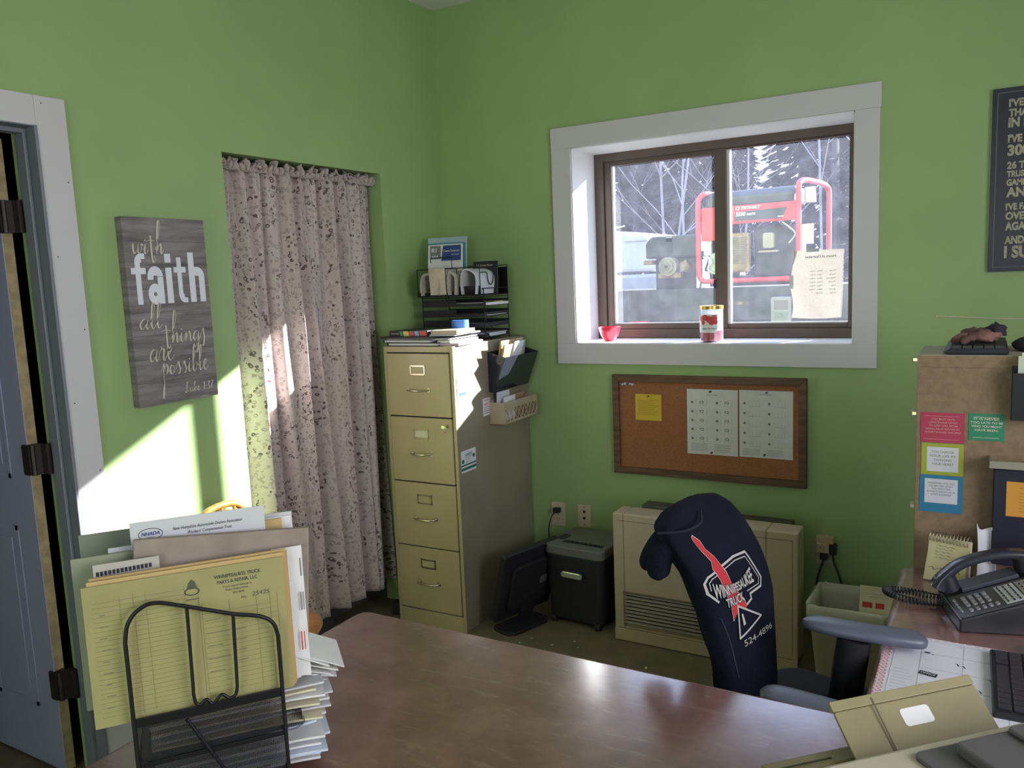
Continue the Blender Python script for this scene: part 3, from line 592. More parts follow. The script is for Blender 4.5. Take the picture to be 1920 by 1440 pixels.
# upright magazine holders above the trays
g = G(OM)
zb, zt = .214, .345
for x in (.0, .115, .16, .228, W_): g.tube([(x, yo - .03, zb), (x, yo - .03, zt)], .0022, 6); g.tube([(x, yo - .03, zb), (x, D2, zb), (x, D2, zt + .01), (x, yo - .03, zt)], .0022, 6)
g.box(0, W_, yo - .03, D2, zb - .002, zb).box(0, W_, D2 - .002, D2, zb, zt).box(0, W_, yo - .031, yo - .029, zb, zb + .02).box(.228, W_, yo - .031, yo - .029, zb, zb + .045)
g.tube([(0, yo - .03, zt), (.228, yo - .03, zt)], .0026, 6); g.tube([(0.07, yo - .01, zt + .03), (.07, yo - .01, zt + .055), (.19, yo - .01, zt + .055), (.19, yo - .01, zt)], .0022, 6)
fin('upright_section', g, BLACKM, og)
g = G(OM); dx = W_ - .228
M2 = frame(OM @ V((W_, yo - .02, 0)), OM.to_3x3() @ V((0, 1, 0)), (0, 0, 1)); g.M = M2
g.tube(smooth2([(.0, .32, 0), (.05, .32, 0), (.06, .30, 0), (.068, .275, 0), (.088, .262, 0), (.108, .275, 0), (.115, .30, 0), (.122, .322, 0), (.16, .322, 0), (.165, .25, 0)], 4), .0026, 6)
fin('side_loop', g, BLACKM, og, smooth=True)
# contents of the organiser
for k, (lb, z, x0, x1) in enumerate((('white sheets in the top tray of the cabinet organizer', .166, .06, .37), ('single white sheet in the third tray up of the organizer', .117, .05, .36), ('thin paper sheaf in the second tray of the organizer', .067, .05, .345), ('thick white sheaf in the lowest tray of the organizer', .017, .04, .365))):
    solo('paper_sheaf', bbox(OM @ Matrix.Rotation(math.radians(-1 + k), 4, 'Z'), x0, x1, yo + .02, D2 - .03, z - .0, z + (.012, .003, .006, .016)[k]), WHITE2 if k % 2 else WHITE, lb, 'papers')
solo('sticky_pad', bbox(OM, .30, .37, yo + .09, yo + .16, .1785, .183), mat('lime_note', (.35, .38, .12), .8), 'olive yellow note pad in the top tray of the organizer', 'note')
OMB = OM @ Matrix.Rotation(math.radians(-7), 4, 'X')
def upright(name, label, cat, x0, x1, y, t_, z0, z1, m_, lean=10, yaw=0):
    M_ = OM @ Matrix.Translation((x0, y, z0)) @ Matrix.Rotation(math.radians(yaw), 4, 'Z') @ Matrix.Rotation(math.radians(-lean), 4, 'X')
    r = thing(name, label, cat, M_); fin('cover', G(M_).box(0, x1 - x0, 0, t_, 0, z1 - z0), m_, r, bevel=.001); return r, frame(M_ @ V((0, 0, 0)), M_.to_3x3() @ V((1, 0, 0)), M_.to_3x3() @ V((0, 0, 1)))
r, M_ = upright('book', 'tall pale blue covered book at the back of the organizer', 'book', -.028, .185, .19, .012, .217, .505, mat('pale_blue_cover', (.40, .52, .56), .4), 6, 6)
r, M_ = upright('book', 'book with a teal spine leaning behind the newspapers', 'book', -.010, .195, .155, .012, .217, .475, mat('teal_cover', (.02, .30, .38), .45), 7, 5)
r, M_ = upright('course_booklet', 'navy and white training booklet standing above the newspapers', 'booklet', .012, .205, .128, .006, .217, .468, WHITE, 7, 4)
fin('cover_block', G(M_).add([(.075, .17, .001), (.185, .17, .001), (.185, .245, .001), (.085, .245, .001)], [(0, 1, 2, 3)]), INKB, r)
fin('cover_block', G(M_).box(.012, .072, .18, .245, .0004, .001), INKG, r)
fin('lettering', G(M_).text('Course Companion', .088, .213, .012, w=.088, z=.0016).text('Study Guide', .13, .197, .006, w=.045, z=.0016), WINK, r)
fin('lettering', G(M_).text('8:1', .02, .215, .02, z=.0016, bold=.02).text('AAA', .02, .187, .012, w=.04, z=.0016, bold=.02), WINK, r)
def roll(M_, c, w_, h_, th, label, m_=NEWS, turns=1):
    # folded newspaper: U-shaped folded sheaf standing on edge
    g = G(M_); secs = []
    for (x, z) in smooth2([(c[0], c[2]), (c[0] - .004, c[2] + h_ * .5), (c[0] + w_ * .12, c[2] + h_ * .95), (c[0] + w_ * .5, c[2] + h_), (c[0] + w_, c[2] + h_ * .72), (c[0] + w_ * .95, c[2] + .0)], 4):
        secs.append((x, z))
    L = []
    for i, (x, z) in enumerate(secs):
        a = secs[max(i - 1, 0)]; b = secs[min(i + 1, len(secs) - 1)]; dx, dz = b[0] - a[0], b[1] - a[1]; l = math.hypot(dx, dz); nx, nz = -dz / l * th, dx / l * th
        L.append([(x, c[1], z), (x, c[1] + .20, z), (x - nx, c[1] + .20, z - nz), (x - nx, c[1], z - nz)])
    g.loft(L); return solo('newspaper', g, m_, label, 'newspaper', smooth=True)
roll(OM, (.03, .045, .220), .11, .105, .010, 'folded newspaper at the left of the upright holder')
roll(OM, (.185, .045, .220), .052, .112, .012, 'curled thick newspaper at the middle of the upright holder')
roll(OM, (.262, .045, .220), .085, .118, .006, 'plastic-wrapped newspaper at the right of the upright holder', WHITE2)
solo('newspaper', leaf(frame(OM @ V((.085, .05, .222)), OM.to_3x3() @ V((1, .1, .0)), (-.12, 0, 1)), 0, .085, 0, .125, 0, .012, .01), mat('cream_newsprint', (.60, .52, .40), .85, var=.15, vscale=60), 'cream folded circular leaning between the newspapers', 'newspaper', solid=.006)
r, M_ = upright('notepad', 'black topped booklet standing at the right rear of the organizer', 'booklet', .235, .365, .20, .008, .217, .375, BLACK, 4, 4)
fin('lettering', G(M_).text('The Service Manual', .015, .135, .009, w=.09, z=.001, shear=.3), CREAMI, r)

# ------------------------------------------------------------------ monitor leaning by the cabinet, shredder, outlets
MM = frame((.612, -.632, .045), (.10, .36, 0), (.10, -.02, .37))
mo = thing('monitor', 'black flat monitor standing on the floor against the cabinet side', 'monitor', MM)
fin('monitor_housing', G(MM).rr(0, .36, 0, .345, -.035, 0, .01), BLACK, mo, bevel=.004)
fin('rear_cover', G(MM).rr(.05, .31, .05, .28, 0, .022, .03), mat('matte_black', (.012, .012, .015), .7), mo, bevel=.006)
fin('rating_label', G(MM).box(.235, .285, .15, .19, .022, .0226), mat('grey_label', (.10, .10, .11), .7), mo)
fin('stand_neck', G(MM).box(.14, .22, -.035, .12, .004, .030), BLACK, mo, bevel=.004)
fin('stand_base', G(Matrix.Translation((.665, -.50, 0)) @ Matrix.Rotation(math.radians(72), 4, 'Z')).rr(-.13, .13, -.080, .060, 0, .016, .04), BLACK, mo, bevel=.004)
HM = RZ(.765, -.42, 0, -4)
sh = thing('paper_shredder', 'black paper shredder with a grey top beside the wall heater', 'shredder', HM)
def taper(M_, w0, d0, w1, d1, z0, z1, r=.03, ox=.145, oy=.15, k=4):
    secs = []
    for w_, d_, z in ((w0, d0, z0), (w1, d1, z1)):
        p = []
        for cx, cy, a in ((w_ / 2 - r, d_ / 2 - r, 0), (-w_ / 2 + r, d_ / 2 - r, 90), (-w_ / 2 + r, -d_ / 2 + r, 180), (w_ / 2 - r, -d_ / 2 + r, 270)):
            for i in range(k + 1): t = math.radians(a + 90 * i / k); p.append((ox + cx + r * math.cos(t), oy + cy + r * math.sin(t), z))
        secs.append(p)
    return G(M_).loft(secs)
fin('shredder_bin', taper(HM, .275, .27, .295, .285, .03, .335), BLACK, sh, smooth=True, bevel=.003)
fin('shredder_head', taper(HM, .305, .295, .300, .290, .335, .378), mat('graphite_grey', (.125, .125, .12), .42), sh, smooth=True, bevel=.006)
fin('feed_slot', G(HM).box(.06, .265, .07, .095, .3775, .3795), DARK, sh)
g = G(HM)
for k in range(8): g.box(.075 + k * .023, .080 + k * .023, .07, .095, .379, .3815)
fin('slot_guard', g, BLACK, sh)
fin('button_panel', G(HM).rr(.012, .05, .10, .17, .378, .381, .008), BLACK, sh)
HF = frame(HM @ V((0, .0035, 0)), HM.to_3x3() @ V((1, 0, 0)), (0, 0, 1))
fin('window_recess', G(HF).rr(.072, .205, .235, .275, -.004, .006, .019), mat('dark_recess', (.02, .02, .03), .3), sh)
fin('viewing_window', G(HF).rr(.090, .200, .238, .266, .004, .012, .013), mat('clear_plastic_bar', (.55, .57, .45), .12, metal=.6), sh, bevel=.003)
for x, y in ((.03, .03), (.26, .03), (.03, .27), (.26, .27)):
    fin('caster', G(HM).cyl((x - .012, y, .018), (x + .012, y, .018), .018, n=14).box(x - .006, x + .006, y - .008, y + .008, .018, .036), BLACK, sh, smooth=True)

def outlet(x0, x1, z0, z1, label, kind):
    M_ = back(x0, z0); r = thing('wall_outlet', label, 'outlet', M_); w_, h_ = x1 - x0, z1 - z0
    fin('cover_plate', G(M_).rr(0, w_, 0, h_, .0005, .006, .006), IVORY, r, bevel=.0015)
    if kind == 'duplex':
        for cz in (h_ * .30, h_ * .70):
            o = fin('receptacle', G(M_).rr(w_ / 2 - .017, w_ / 2 + .017, cz - .014, cz + .014, .006, .0075, .012), IVORY, r)
            fin('slot', G(M_).box(w_ / 2 - .008, w_ / 2 - .006, cz - .002, cz + .007, .0074, .0078).box(w_ / 2 + .006, w_ / 2 + .008, cz - .002, cz + .006, .0074, .0078).cyl((w_ / 2, cz - .008, .0074), (w_ / 2, cz - .008, .0078), .0022, n=8), DARK, o)
    else:
        for cz in (h_ * .42, h_ * .70):
            fin('jack', G(M_).prism([(w_ / 2 - .008, cz + .005), (w_ / 2 + .008, cz + .005), (w_ / 2 + .004, cz - .008), (w_ / 2 - .004, cz - .008)], .006, .0075), DARK, r)
        for zz in (.14, .9): fin('screw', G(M_).cyl((w_ / 2, h_ * zz, .006), (w_ / 2, h_ * zz, .0072), .003, n=8), DARK, r)
    return r
outlet(.592, .670, .330, .455, 'ivory power outlet with a black plug behind the shredder', 'duplex')
outlet(.742, .815, .338, .456, 'ivory two-jack phone plate above the shredder', 'jack')
outlet(1.895, 1.972, .310, .432, 'ivory outlet right of the heater with an adapter plugged in', 'duplex')
pc = thing('power_cord', 'black shredder cord and plug in the corner outlet', 'cord', loc=(.63, -.02, .42))
fin('plug', G().box(.615, .650, -.040, -.008, .405, .430), BLACK, pc, bevel=.004)
fin('cord', G().tube(smooth2([(.632, -.038, .415), (.62, -.06, .39), (.612, -.08, .33), (.63, -.09, .2), (.68, -.09, .12), (.76, -.10, .1)], 6), .0035, 8), BLACK, pc, smooth=True)
# heater
HX0, HX1, HYF, HYB, HZ = 1.128, 1.905, -.455, -.335, .578
hm_ = thing('wall_heater', 'beige direct vent wall heater with a louvred grille', 'heater', back(HX0, 0, HYF))
HTM = back(HX0, 0, HYF); hw = HX1 - HX0
g = G(HTM); g.rr(0, .052, .0, HZ, -.12, 0, .012); g.box(0.0, 0, 0, 0, 0, 0) if False else None
g = G(HTM); g.box(.0, .048, .03, HZ, -.12, 0).box(.655, hw, .03, HZ, -.12, 0).box(.048, .655, .225, HZ, -.12, 0).box(.048, .655, .03, .078, -.12, 0).box(.048, .655, .078, .225, -.12, -.035)
fin('heater_cabinet', g, HEAT, hm_, bevel=.006)
fin('base_panel', G(HTM).box(.0, hw, .004, .058, -.115, .004), HEAT, hm_, bevel=.002)
fin('front_seam', G(HTM).box(.02, hw - .02, .0595, .0615, -.001, .0008).box(hw - .022, hw - .020, .08, HZ - .03, -.001, .0008).box(.02, hw - .022, HZ - .032, HZ - .030, -.001, .0008), mat('seam_brown', (.12, .10, .06), .7), hm_)
fin('grille_back', G(HTM).box(.046, .657, .076, .227, -.034, -.028), DARK, hm_)
for k in range(9):
    z = .087 + k * .0162
    fin('slat', G(HTM).add([(.047, z, -.003), (.656, z, -.003), (.656, z + .004, -.014), (.047, z + .004, -.014), (.047, z - .0035, -.003), (.656, z - .0035, -.003), (.656, z + .001, -.014), (.047, z + .001, -.014)], [(0, 1, 2, 3), (4, 7, 6, 5), (0, 4, 5, 1), (3, 2, 6, 7), (0, 3, 7, 4), (1, 5, 6, 2)]), SLATW, hm_)
fin('grille_rim', G(HTM).box(.043, .047, .073, .230, -.004, .002).box(.656, .660, .073, .230, -.004, .002).box(.043, .660, .073, .077, -.004, .002).box(.043, .660, .226, .230, -.004, .002), mat('rim_beige_dark', (.22, .18, .11), .5), hm_)
fin('rear_housing', G(HTM).box(.10, hw - .10, .05, .50, -.44, -.12), mat('heater_dark_rear', (.10, .09, .06), .6), hm_, bevel=.004)
fin('rear_dark_block', G(HTM).box(.09, .36, HZ - .02, HZ + .012, -.20, -.122), mat('green_black_block', (.05, .06, .04), .6), hm_, bevel=.004)  # dark green-black block behind the heater top
fin('foot', G(HTM).box(.03, .09, 0, .006, -.11, -.01).box(hw - .09, hw - .03, 0, .006, -.11, -.01), BLACK, hm_)

# ------------------------------------------------------------------ cork board
KX0, KX1, KZ0, KZ1 = .959, 1.856, .645, 1.127
KM = back(KX0, KZ0, -.001); kw, kh = KX1 - KX0, KZ1 - KZ0
ck = thing('cork_board', 'wood-framed cork pin board below the window', 'pin board', KM)
FRW = mat('stained_wood_frame', (.17, .095, .05), .6, var=.45, vscale=5, stretch=(1, 8, 1), bump=.1, bscale=30)
fr = .032
fin('cork', G(KM).box(fr - .004, kw - fr + .004, fr - .004, kh - fr + .004, 0, .010), mat('cork', (.38, .155, .065), .9, var=.2, vscale=120, bump=.2, bscale=300), ck)
for p in ([(0, 0), (kw, 0), (kw - fr, fr), (fr, fr)], [(0, kh), (kw, kh), (kw - fr, kh - fr), (fr, kh - fr)], [(0, 0), (fr, fr), (fr, kh - fr), (0, kh)], [(kw, 0), (kw - fr, fr), (kw - fr, kh - fr), (kw, kh)]):
    fin('frame_piece', G(KM).prism(p, 0, .028), FRW, ck, bevel=.002)
def kl(x, z): return (x - KX0, z - KZ0)
def paper_on(M_, x0, x1, y0, y1, z, name, label, cat, mt, prints, corner=.004):
    r = thing(name, label, cat, M_ @ Matrix.Translation((x0, y0, z)))
    fin('sheet', G(M_).grid(lambda a, b: (x0 + a * (x1 - x0), y0 + b * (y1 - y0), z + corner * (abs(2 * a - 1) ** 3) * (1 - b)), 8, 4), mt, r, solid=.0006)
    for nm, m_, fn in prints: g = G(M_ @ Matrix.Translation((x0, y0, z + .0012 + corner * .05))); fn(g, x1 - x0, y1 - y0); fin(nm, g, m_, r)
    return r
YN = mat('yellow_note', (.72, .50, .05), .75)
paper_on(KM, *[kl(1.071, 0)[0], kl(1.201, 0)[0]], kl(0, .909)[1], kl(0, 1.035)[1], .0112, 'yellow_note', 'yellow note pinned at the left of the cork board', 'note', YN,
    [('print', mat('dim_yellow_ink', (.45, .30, .04), .8), lambda g, a, b: [g.box(.012, a - .012 - (k % 3) * .01, b - .030 - k * .0085, b - .0275 - k * .0085, .0, .0004) for k in range(9)] + [g.box(.008, a - .008, .028, .029, 0, .0004)])], .001)
def sheet1(g, a, b):
    g.text('Work Schedule', a / 2, b - .028, .006, align='C', z=.0006)
    for c0 in (.0, .115):
        for k in range(5):
            y = b - .06 - k * .042
            g.box(.020 + c0, .030 + c0, y - .006, y + .004, 0, .0005)
            g.tube([(.07 + c0 + .008 * math.cos(t), y + .005 * math.sin(t), .0004) for t in [2 * PI * i / 12 for i in range(12)]], .0011, 4, closed=True)
            for j in range(4): g.box(.042 + c0 + j * .017, .0425 + c0 + j * .017, y - .016, y + .012, 0, .0004)
    for k in range(6):
        g.box(.018, .095, .016 + k * .0065, .0172 + k * .0065, 0, .0004); g.box(.125, .20, .016 + k * .0065, .0172 + k * .0065, 0, .0004)
def sheet2(g, a, b):
    g.text('Work Schedule', a / 2, b - .020, .006, align='C', z=.0006)
    for c0 in (.0, .108):
        for k in range(5):
            y = b - .058 - k * .045; g.box(.018 + c0, .028 + c0, y - .005, y + .004, 0, .0005)
            for j in range(4): g.box(.045 + c0 + j * .015, .0453 + c0 + j * .015, y - .014, y + .010, 0, .0003)
            g.box(.045 + c0, .09 + c0, y - .0145, y - .014, 0, .0003)
    for k in range(5): g.box(.014, .09, .012 + k * .006, .013 + k * .006, 0, .0004); g.box(.12, .19, .012 + k * .006, .013 + k * .006, 0, .0004)
paper_on(KM, kl(1.325, 0)[0], kl(1.559, 0)[0], kl(0, .764)[1], kl(0, 1.067)[1], .0112, 'schedule_sheet', 'white form with bold oval marks, left sheet of the pair on the cork board', 'paper', WHITE, [('print', INKG, sheet1)], .002)
paper_on(KM, kl(1.566, 0)[0], kl(1.798, 0)[0], kl(0, .766)[1], kl(0, 1.069)[1], .0112, 'schedule_sheet', 'white faintly printed form, right sheet of the pair on the cork board', 'paper', WHITE, [('print', INKG, sheet2)], .002)
def pin(x, z, m_, label, grp=None):
    c = KM @ V((*kl(x, z), .0125)); g = G(Matrix.Translation(c) @ Matrix.Rotation(PI / 2, 4, 'X')); g.lathe([(.001, -.004), (.0015, .0), (.0045, .001), (.003, .004), (.003, .009), (.005, .011), (.005, .013)], (0, 0, 0), 12)
    solo('push_pin', g, m_, label, 'push pin', grp, smooth=True)
PG = mat('green_pin', (.01, .10, .05), .3); PC = mat('clear_pin', (.7, .68, .62), .2); PR = mat('red_pin', (.3, .02, .03), .3)
pin(1.437, 1.058, PG, 'dark green pin at the top of the left form'); pin(1.44, .775, PR, 'red pin at the bottom edge of the left form')
pin(1.688, 1.062, INKG, 'grey pin at the top of the right form'); pin(1.678, .782, PG, 'dark green pin at the bottom of the right form'); pin(1.138, 1.026, mat('brass_pin', (.4, .3, .1), .3, metal=.8), 'brass pin holding the yellow note')
for k in range(7): pin(1.000 + k * .0125, 1.084 - (k % 2) * .003, PC if k % 3 else INKG, ('leftmost', 'second from left', 'third from left', 'middle', 'third from right', 'second from right', 'rightmost')[k] + ' spare push pin in the corner row on the cork board', 'spare push pins in the cork board corner')

# ------------------------------------------------------------------ window sill things, paper on the glass
g = G(); g.lathe([(.0, 0), (.024, 0), (.026, .004), (.045, .030), (.056, .070), (.0535, .070), (.042, .030), (.022, .007), (.0, .006)], (.905, .085, WZ0 + .004), 32, cap=False)
solo('candy_bowl', g, mat('red_glazed', (.62, .03, .07), .2, coat=.5), 'small red bowl at the left end of the window sill', 'bowl', smooth=True)
jr = thing('candle_jar', 'glass candle jar with an apple label on the window sill', 'candle', loc=(1.424, .055, WZ0 + .004)); jc = (1.424, .055, WZ0 + .004)
fin('jar', G().lathe([(.0, 0), (.050, 0), (.053, .004), (.053, .150), (.051, .150), (.050, .006), (0, .006)], jc, 36, cap=False), JARG, jr, smooth=True)
fin('wax', G().lathe([(.0, .006), (.048, .006), (.048, .050), (0, .052)], jc, 30, cap=False), mat('red_wax', (.45, .04, .05), .4), jr, smooth=True)
fin('lid', G().lathe([(.0, .150), (.0545, .150), (.0545, .164), (.052, .166), (0, .166)], jc, 36, cap=False), mat('gold_lid', (.55, .40, .12), .3, metal=.9), jr, smooth=True)
def jl(a, z): return (jc[0] + .0537 * math.sin(a), jc[1] - .0537 * math.cos(a), jc[2] + z)
fin('label', G().grid(lambda a, b: jl(-.95 + 1.75 * a, .045 + b * .082), 16, 2), mat('white_label', (.75, .74, .72), .6), jr)
APL = mat('apple_red', (.55, .03, .03), .4)
g = G()
for a, z, r in ((-.6, .108, .013), (-.25, .113, .014), (.12, .105, .015), (.5, .110, .014), (.3, .093, .014), (-.45, .090, .010), (.62, .092, .010)):
    o_ = V(jl(a, z)); n_ = V((math.sin(a), -math.cos(a), 0)); t_ = V((math.cos(a), math.sin(a), 0)); g.add([o_ + n_ * .0012] + [o_ + n_ * .0006 + t_ * r * math.cos(q) + V((0, 0, r * math.sin(q))) for q in [2 * PI * i / 14 for i in range(14)]], [(0, 1 + i, 1 + (i + 1) % 14) for i in range(14)])
fin('apple_print', g, APL, jr)
fin('lettering', G().text('apple harvest', 0, .060, .010, w=.07, fn=lambda a, b: tuple(V(jl(-.62 + a / .0537, b)) + V((0, -.0009, 0))), shear=.3), INK, jr)
# hours of operation sheet, taped face out to the glass
pr = thing('hours_notice', 'wrinkled paper notice taped to the window, its print showing reversed', 'notice', back(1.735, 1.375, .272))
HMt = frame((1.958, .272, 1.372), (-1, 0, 0), (0, 0, 1))
def hp(a, b):
    x = 1.735 + a * .22; z = 1.372 + b * .302
    if a == 0: x += .022 * max(0, (b - .8) / .2) + .006 * math.sin(b * 9)
    if a == 1: x -= .010 * (1 - b) ** 2
    return (x, .272 - .004 * math.sin(a * 7 + b * 3) * (1 - b) - .008 * (a ** 3) * (1 - b), z + (-.006 * math.sin(a * PI)) * (1 - b))
fin('sheet', G().grid(hp, 24, 24), SIGNP, pr, smooth='all')
g = G(HMt @ Matrix.Translation((0, 0, -.0042)))
g = G(HMt); MIR = Matrix.Scale(1, 4)
g.M = frame((1.925, .2635, 1.372), (-1, 0, 0), (0, 0, 1))
g.text('Hours of Operation', -.0, .268, .011, w=.130, z=0, bold=.01)
for k, (a, b) in enumerate((('Monday', '7:30am - 4:30pm'), ('Tuesday', '7:30am - 4:30pm'), ('Wednesday', '7:30am - 4:30pm'), ('Thursday', '7:30am - 4:30pm'), ('Friday', '7:30am - 4:30pm'), ('Saturday', '8:00am - 12:00pm'), ('Sunday', 'CLOSED'))):
    g.text(a, -.0, .206 - k * .0165, .006, z=0); g.text(b, .055, .206 - k * .0165, .006, z=0)
fin('mirrored_print', g, INK, pr)
for x, z in ((1.80, 1.672), (1.725, 1.51)): fin('tape', G().box(x, x + (.055 if z > 1.6 else .018), .2655, .2665, z - .006, z + (.010 if z > 1.6 else .055)), WHITE2, pr)

# ------------------------------------------------------------------ right-hand wall poster and cord
PMx = back(2.509, 1.552)
po = thing('quote_poster', 'dark framed quotation poster on the back wall by the right edge', 'poster', PMx); pw, ph_ = .34, .668
fin('poster_board', G(PMx).box(0, pw, 0, ph_, .001, .02), mat('navy_black_board', (.012, .010, .028), .4), po, bevel=.001)
q = .0155; g = G(PMx); t_ = .0022
g.box(q, pw - q, q, q + t_, .02, .0206).box(q, pw - q, ph_ - q - t_, ph_ - q, .02, .0206).box(q, q + t_, q, ph_ - q, .02, .0206).box(pw - q - t_, pw - q, q, ph_ - q, .02, .0206)
fin('border_line', g, INKG, po)
g = G(PMx)
for s_, yy, h_ in (("I'VE MISSED MORE", .600, .026), ('THAN 9000 SHOTS', .565, .026), ('IN MY CAREER.', .527, .033), ("I'VE LOST ALMOST", .472, .027), ('300 GAMES.', .425, .038), ("26 TIMES I'VE BEEN", .377, .025), ('TRUSTED TO TAKE THE', .347, .022), ('GAME WINNING SHOT', .316, .023), ('AND MISSED.', .275, .034), ("I'VE FAILED OVER AND", .227, .024), ('OVER AND OVER', .192, .027), ('AGAIN IN MY LIFE.', .153, .029), ('AND THAT IS WHY', .103, .028), ('I SUCCEED.', .052, .043)):
    g.text(s_, .052, yy, h_, w=.245, z=.0206, bold=.045)
fin('lettering', g, mat('distressed_cream', (.50, .47, .33), .7, var=.35, vscale=90), po)
solo('stapled_wire', G().tube(smooth2([(2.343, -.004, 1.386), (2.40, -.006, 1.383), (2.47, -.006, 1.378), (2.56, -.006, 1.374), (2.66, -.006, 1.372), (3.2, -.006, 1.372)], 4), .0022, 6).cyl((2.343, 0, 1.386), (2.343, -.008, 1.386), .003, n=8), CREAM, 'thin cream wire stapled along the back wall beside the poster', 'wire', smooth=True)

# ------------------------------------------------------------------ desks
DZT = .75
dk = thing('front_desk', 'worn cherry-red laminate desk across the foreground', 'desk', loc=(1.9, -2.45, 0))
fin('desk_top', G().rr(1.11, 3.10, -2.86, -2.058, DZT - .030, DZT, .02), DESK, dk, bevel=.004)
fin('edge_strip', G().tube([(1.13, -2.0585, DZT - .002), (2.30, -2.0585, DZT - .002)], .0016, 6).tube([(1.1105, -2.08, DZT - .002), (1.1105, -2.85, DZT - .002)], .0016, 6), DESKE, dk)
fin('side_panel', G().box(1.15, 1.175, -2.80, -2.10, 0, DZT - .03), DESK, dk)
fin('side_panel', G().box(3.03, 3.055, -2.80, -2.10, 0, DZT - .03), DESK, dk)
fin('modesty_panel', G().box(1.175, 3.03, -2.72, -2.70, .10, DZT - .03), DESK, dk)
rd = thing('side_desk', 'cherry-red side desk carrying the phone and calendar', 'desk', loc=(2.72, -1.6, 0))
fin('desk_top', G().rr(2.335, 3.10, -2.056, -1.162, DZT - .032, DZT, .02), DESK, rd, bevel=.006)
fin('rounded_edge', G().cyl((2.338, -2.055, DZT - .016), (2.338, -1.18, DZT - .016), .0165, n=16), DESKE, rd, smooth=True)
fin('side_panel', G().box(2.40, 3.05, -1.20, -1.175, 0, DZT - .03), DESK, rd)
fin('side_panel', G().box(3.05, 3.075, -2.04, -1.20, 0, DZT - .03), DESK, rd)

# ------------------------------------------------------------------ side cabinet behind the phone
sc = thing('side_cabinet', 'brown side-on cabinet with motto cards at the right edge', 'cabinet', loc=(2.65, -1.02, 0))
SCY = -1.160
fin('side_panel', G().box(2.352, 2.95, SCY, SCY + .015, 0, 1.325), BROWNP, sc, bevel=.001)
fin('cabinet_body', G().box(2.356, 2.95, SCY + .015, -.885, 0, 1.325), BROWNP, sc)
fin('cabinet_top', G().box(2.351, 2.953, SCY - .002, -.883, 1.325, 1.350), BROWNT, sc, bevel=.001)
fin('front_band', G().box(2.351, 2.953, SCY - .0035, SCY - .002, 1.318, 1.349), BROWNP, sc)
for z in (1.335, 1.185, .92):
    fin('handle', G().box(2.338, 2.352, SCY + .015, SCY + .05, z - .006, z + .006), CHROME, sc, bevel=.002)
def SCF(x, z): return back(x, z, SCY - .0005)
def card(label, x0, x1, z0, z1, m_, lines, ink, inner=None, foot=None, rule=True, tilt=0):
    M_ = SCF(x0, z0) @ Matrix.Rotation(math.radians(tilt), 4, 'Z'); r = thing('motto_card', label, 'card', M_); a, b = x1 - x0, z1 - z0
    fin('card_face', G(M_).box(0, a, 0, b, 0, .001), m_, r)
    if inner: fin('text_panel', G(M_).box(*inner, .001, .0013), CREAM if inner[0] < .012 else WHITE2, r)
    g = G(M_); n = len(lines); y0, y1, x_, h_ = foot
    for i, l in enumerate(lines): g.text(l, x_, y1 - (y1 - y0) * i / max(1, n - 1), h_, w=len(l) * h_ * .86, align='C', z=.0016, bold=.01)
    if rule: g.box(.01, a - .012, b - .010, b - .0092, .001, .0014).box(.01, a - .012, .008, .0088, .001, .0014)
    fin('lettering', g, ink, r); return r
card('crimson motto card, top left of the cards on the brown cabinet', 2.363, 2.468, 1.111, 1.193, mat('crimson_card', (.38, .035, .075), .6), ['YOU MUST HAVE', 'LONG-RANGE GOALS', 'TO KEEP YOU FROM', 'BEING FRUSTRATED BY', 'SHORT-RANGE FAILURES'], mat('pink_print', (.60, .30, .28), .7), foot=(.026, .062, .054, .0050))
card('green motto card, alone at the right of the crimson one', 2.478, 2.560, 1.122, 1.195, mat('green_card', (.02, .21, .10), .6), ['IT IS NEVER', 'TOO LATE TO BE', 'WHO YOU MIGHT', 'HAVE BEEN.'], CREAMI, foot=(.026, .056, .041, .0062))
card('lime bordered motto card between the crimson and the blue card', 2.366, 2.468, 1.020, 1.108, mat('lime_card', (.30, .36, .03), .6), ['YOU CHANGE', 'YOUR LIFE BY', 'CHANGING', 'YOUR HEART'], INKY, inner=(.014, .090, .010, .078), foot=(.028, .062, .052, .0062), rule=False)
card('teal blue motto card, lowest of the cards on the brown cabinet', 2.364, 2.468, .915, 1.019, mat('blue_card', (.02, .17, .28), .6), ['WHEREVER YOU GO,', 'NO MATTER WHAT', 'THE WEATHER', 'ALWAYS BRING YOUR', 'OWN SUNSHINE'], INKG, inner=(.012, .092, .026, .094), foot=(.048, .080, .052, .0048), rule=False)
solo('date_print', G(SCF(2.38, .926)).text('FRIDAY, NOVEMBER 29, 2019', 0, 0, .0042, w=.072, z=.0016), WINK, 'x', 'x') if False else None
PKM = SCF(2.572, 1.185)
pocket(PKM, .30, .125, .03, .05, 'wall_pocket', 'black plastic wall pocket on the brown cabinet at the right edge', 'wall file', BLACK, .14)
for lb, a, b, z in (('pale green papers at the front of the pocket on the brown cabinet', .012, .1375 + .03, .030), ('cream papers at the back of the pocket on the brown cabinet', .020, .175, .015)):
    solo('papers', leaf(PKM, a, .25, .01, b, z, .004), mat('mint_paper', (.48, .55, .42), .8) if z > .02 else CREAM, lb, 'papers', solid=.003)
kb = thing('keyboard', 'black keyboard end-on on top of the brown cabinet under the gloves', 'keyboard', loc=(2.493, -1.0, 1.35))
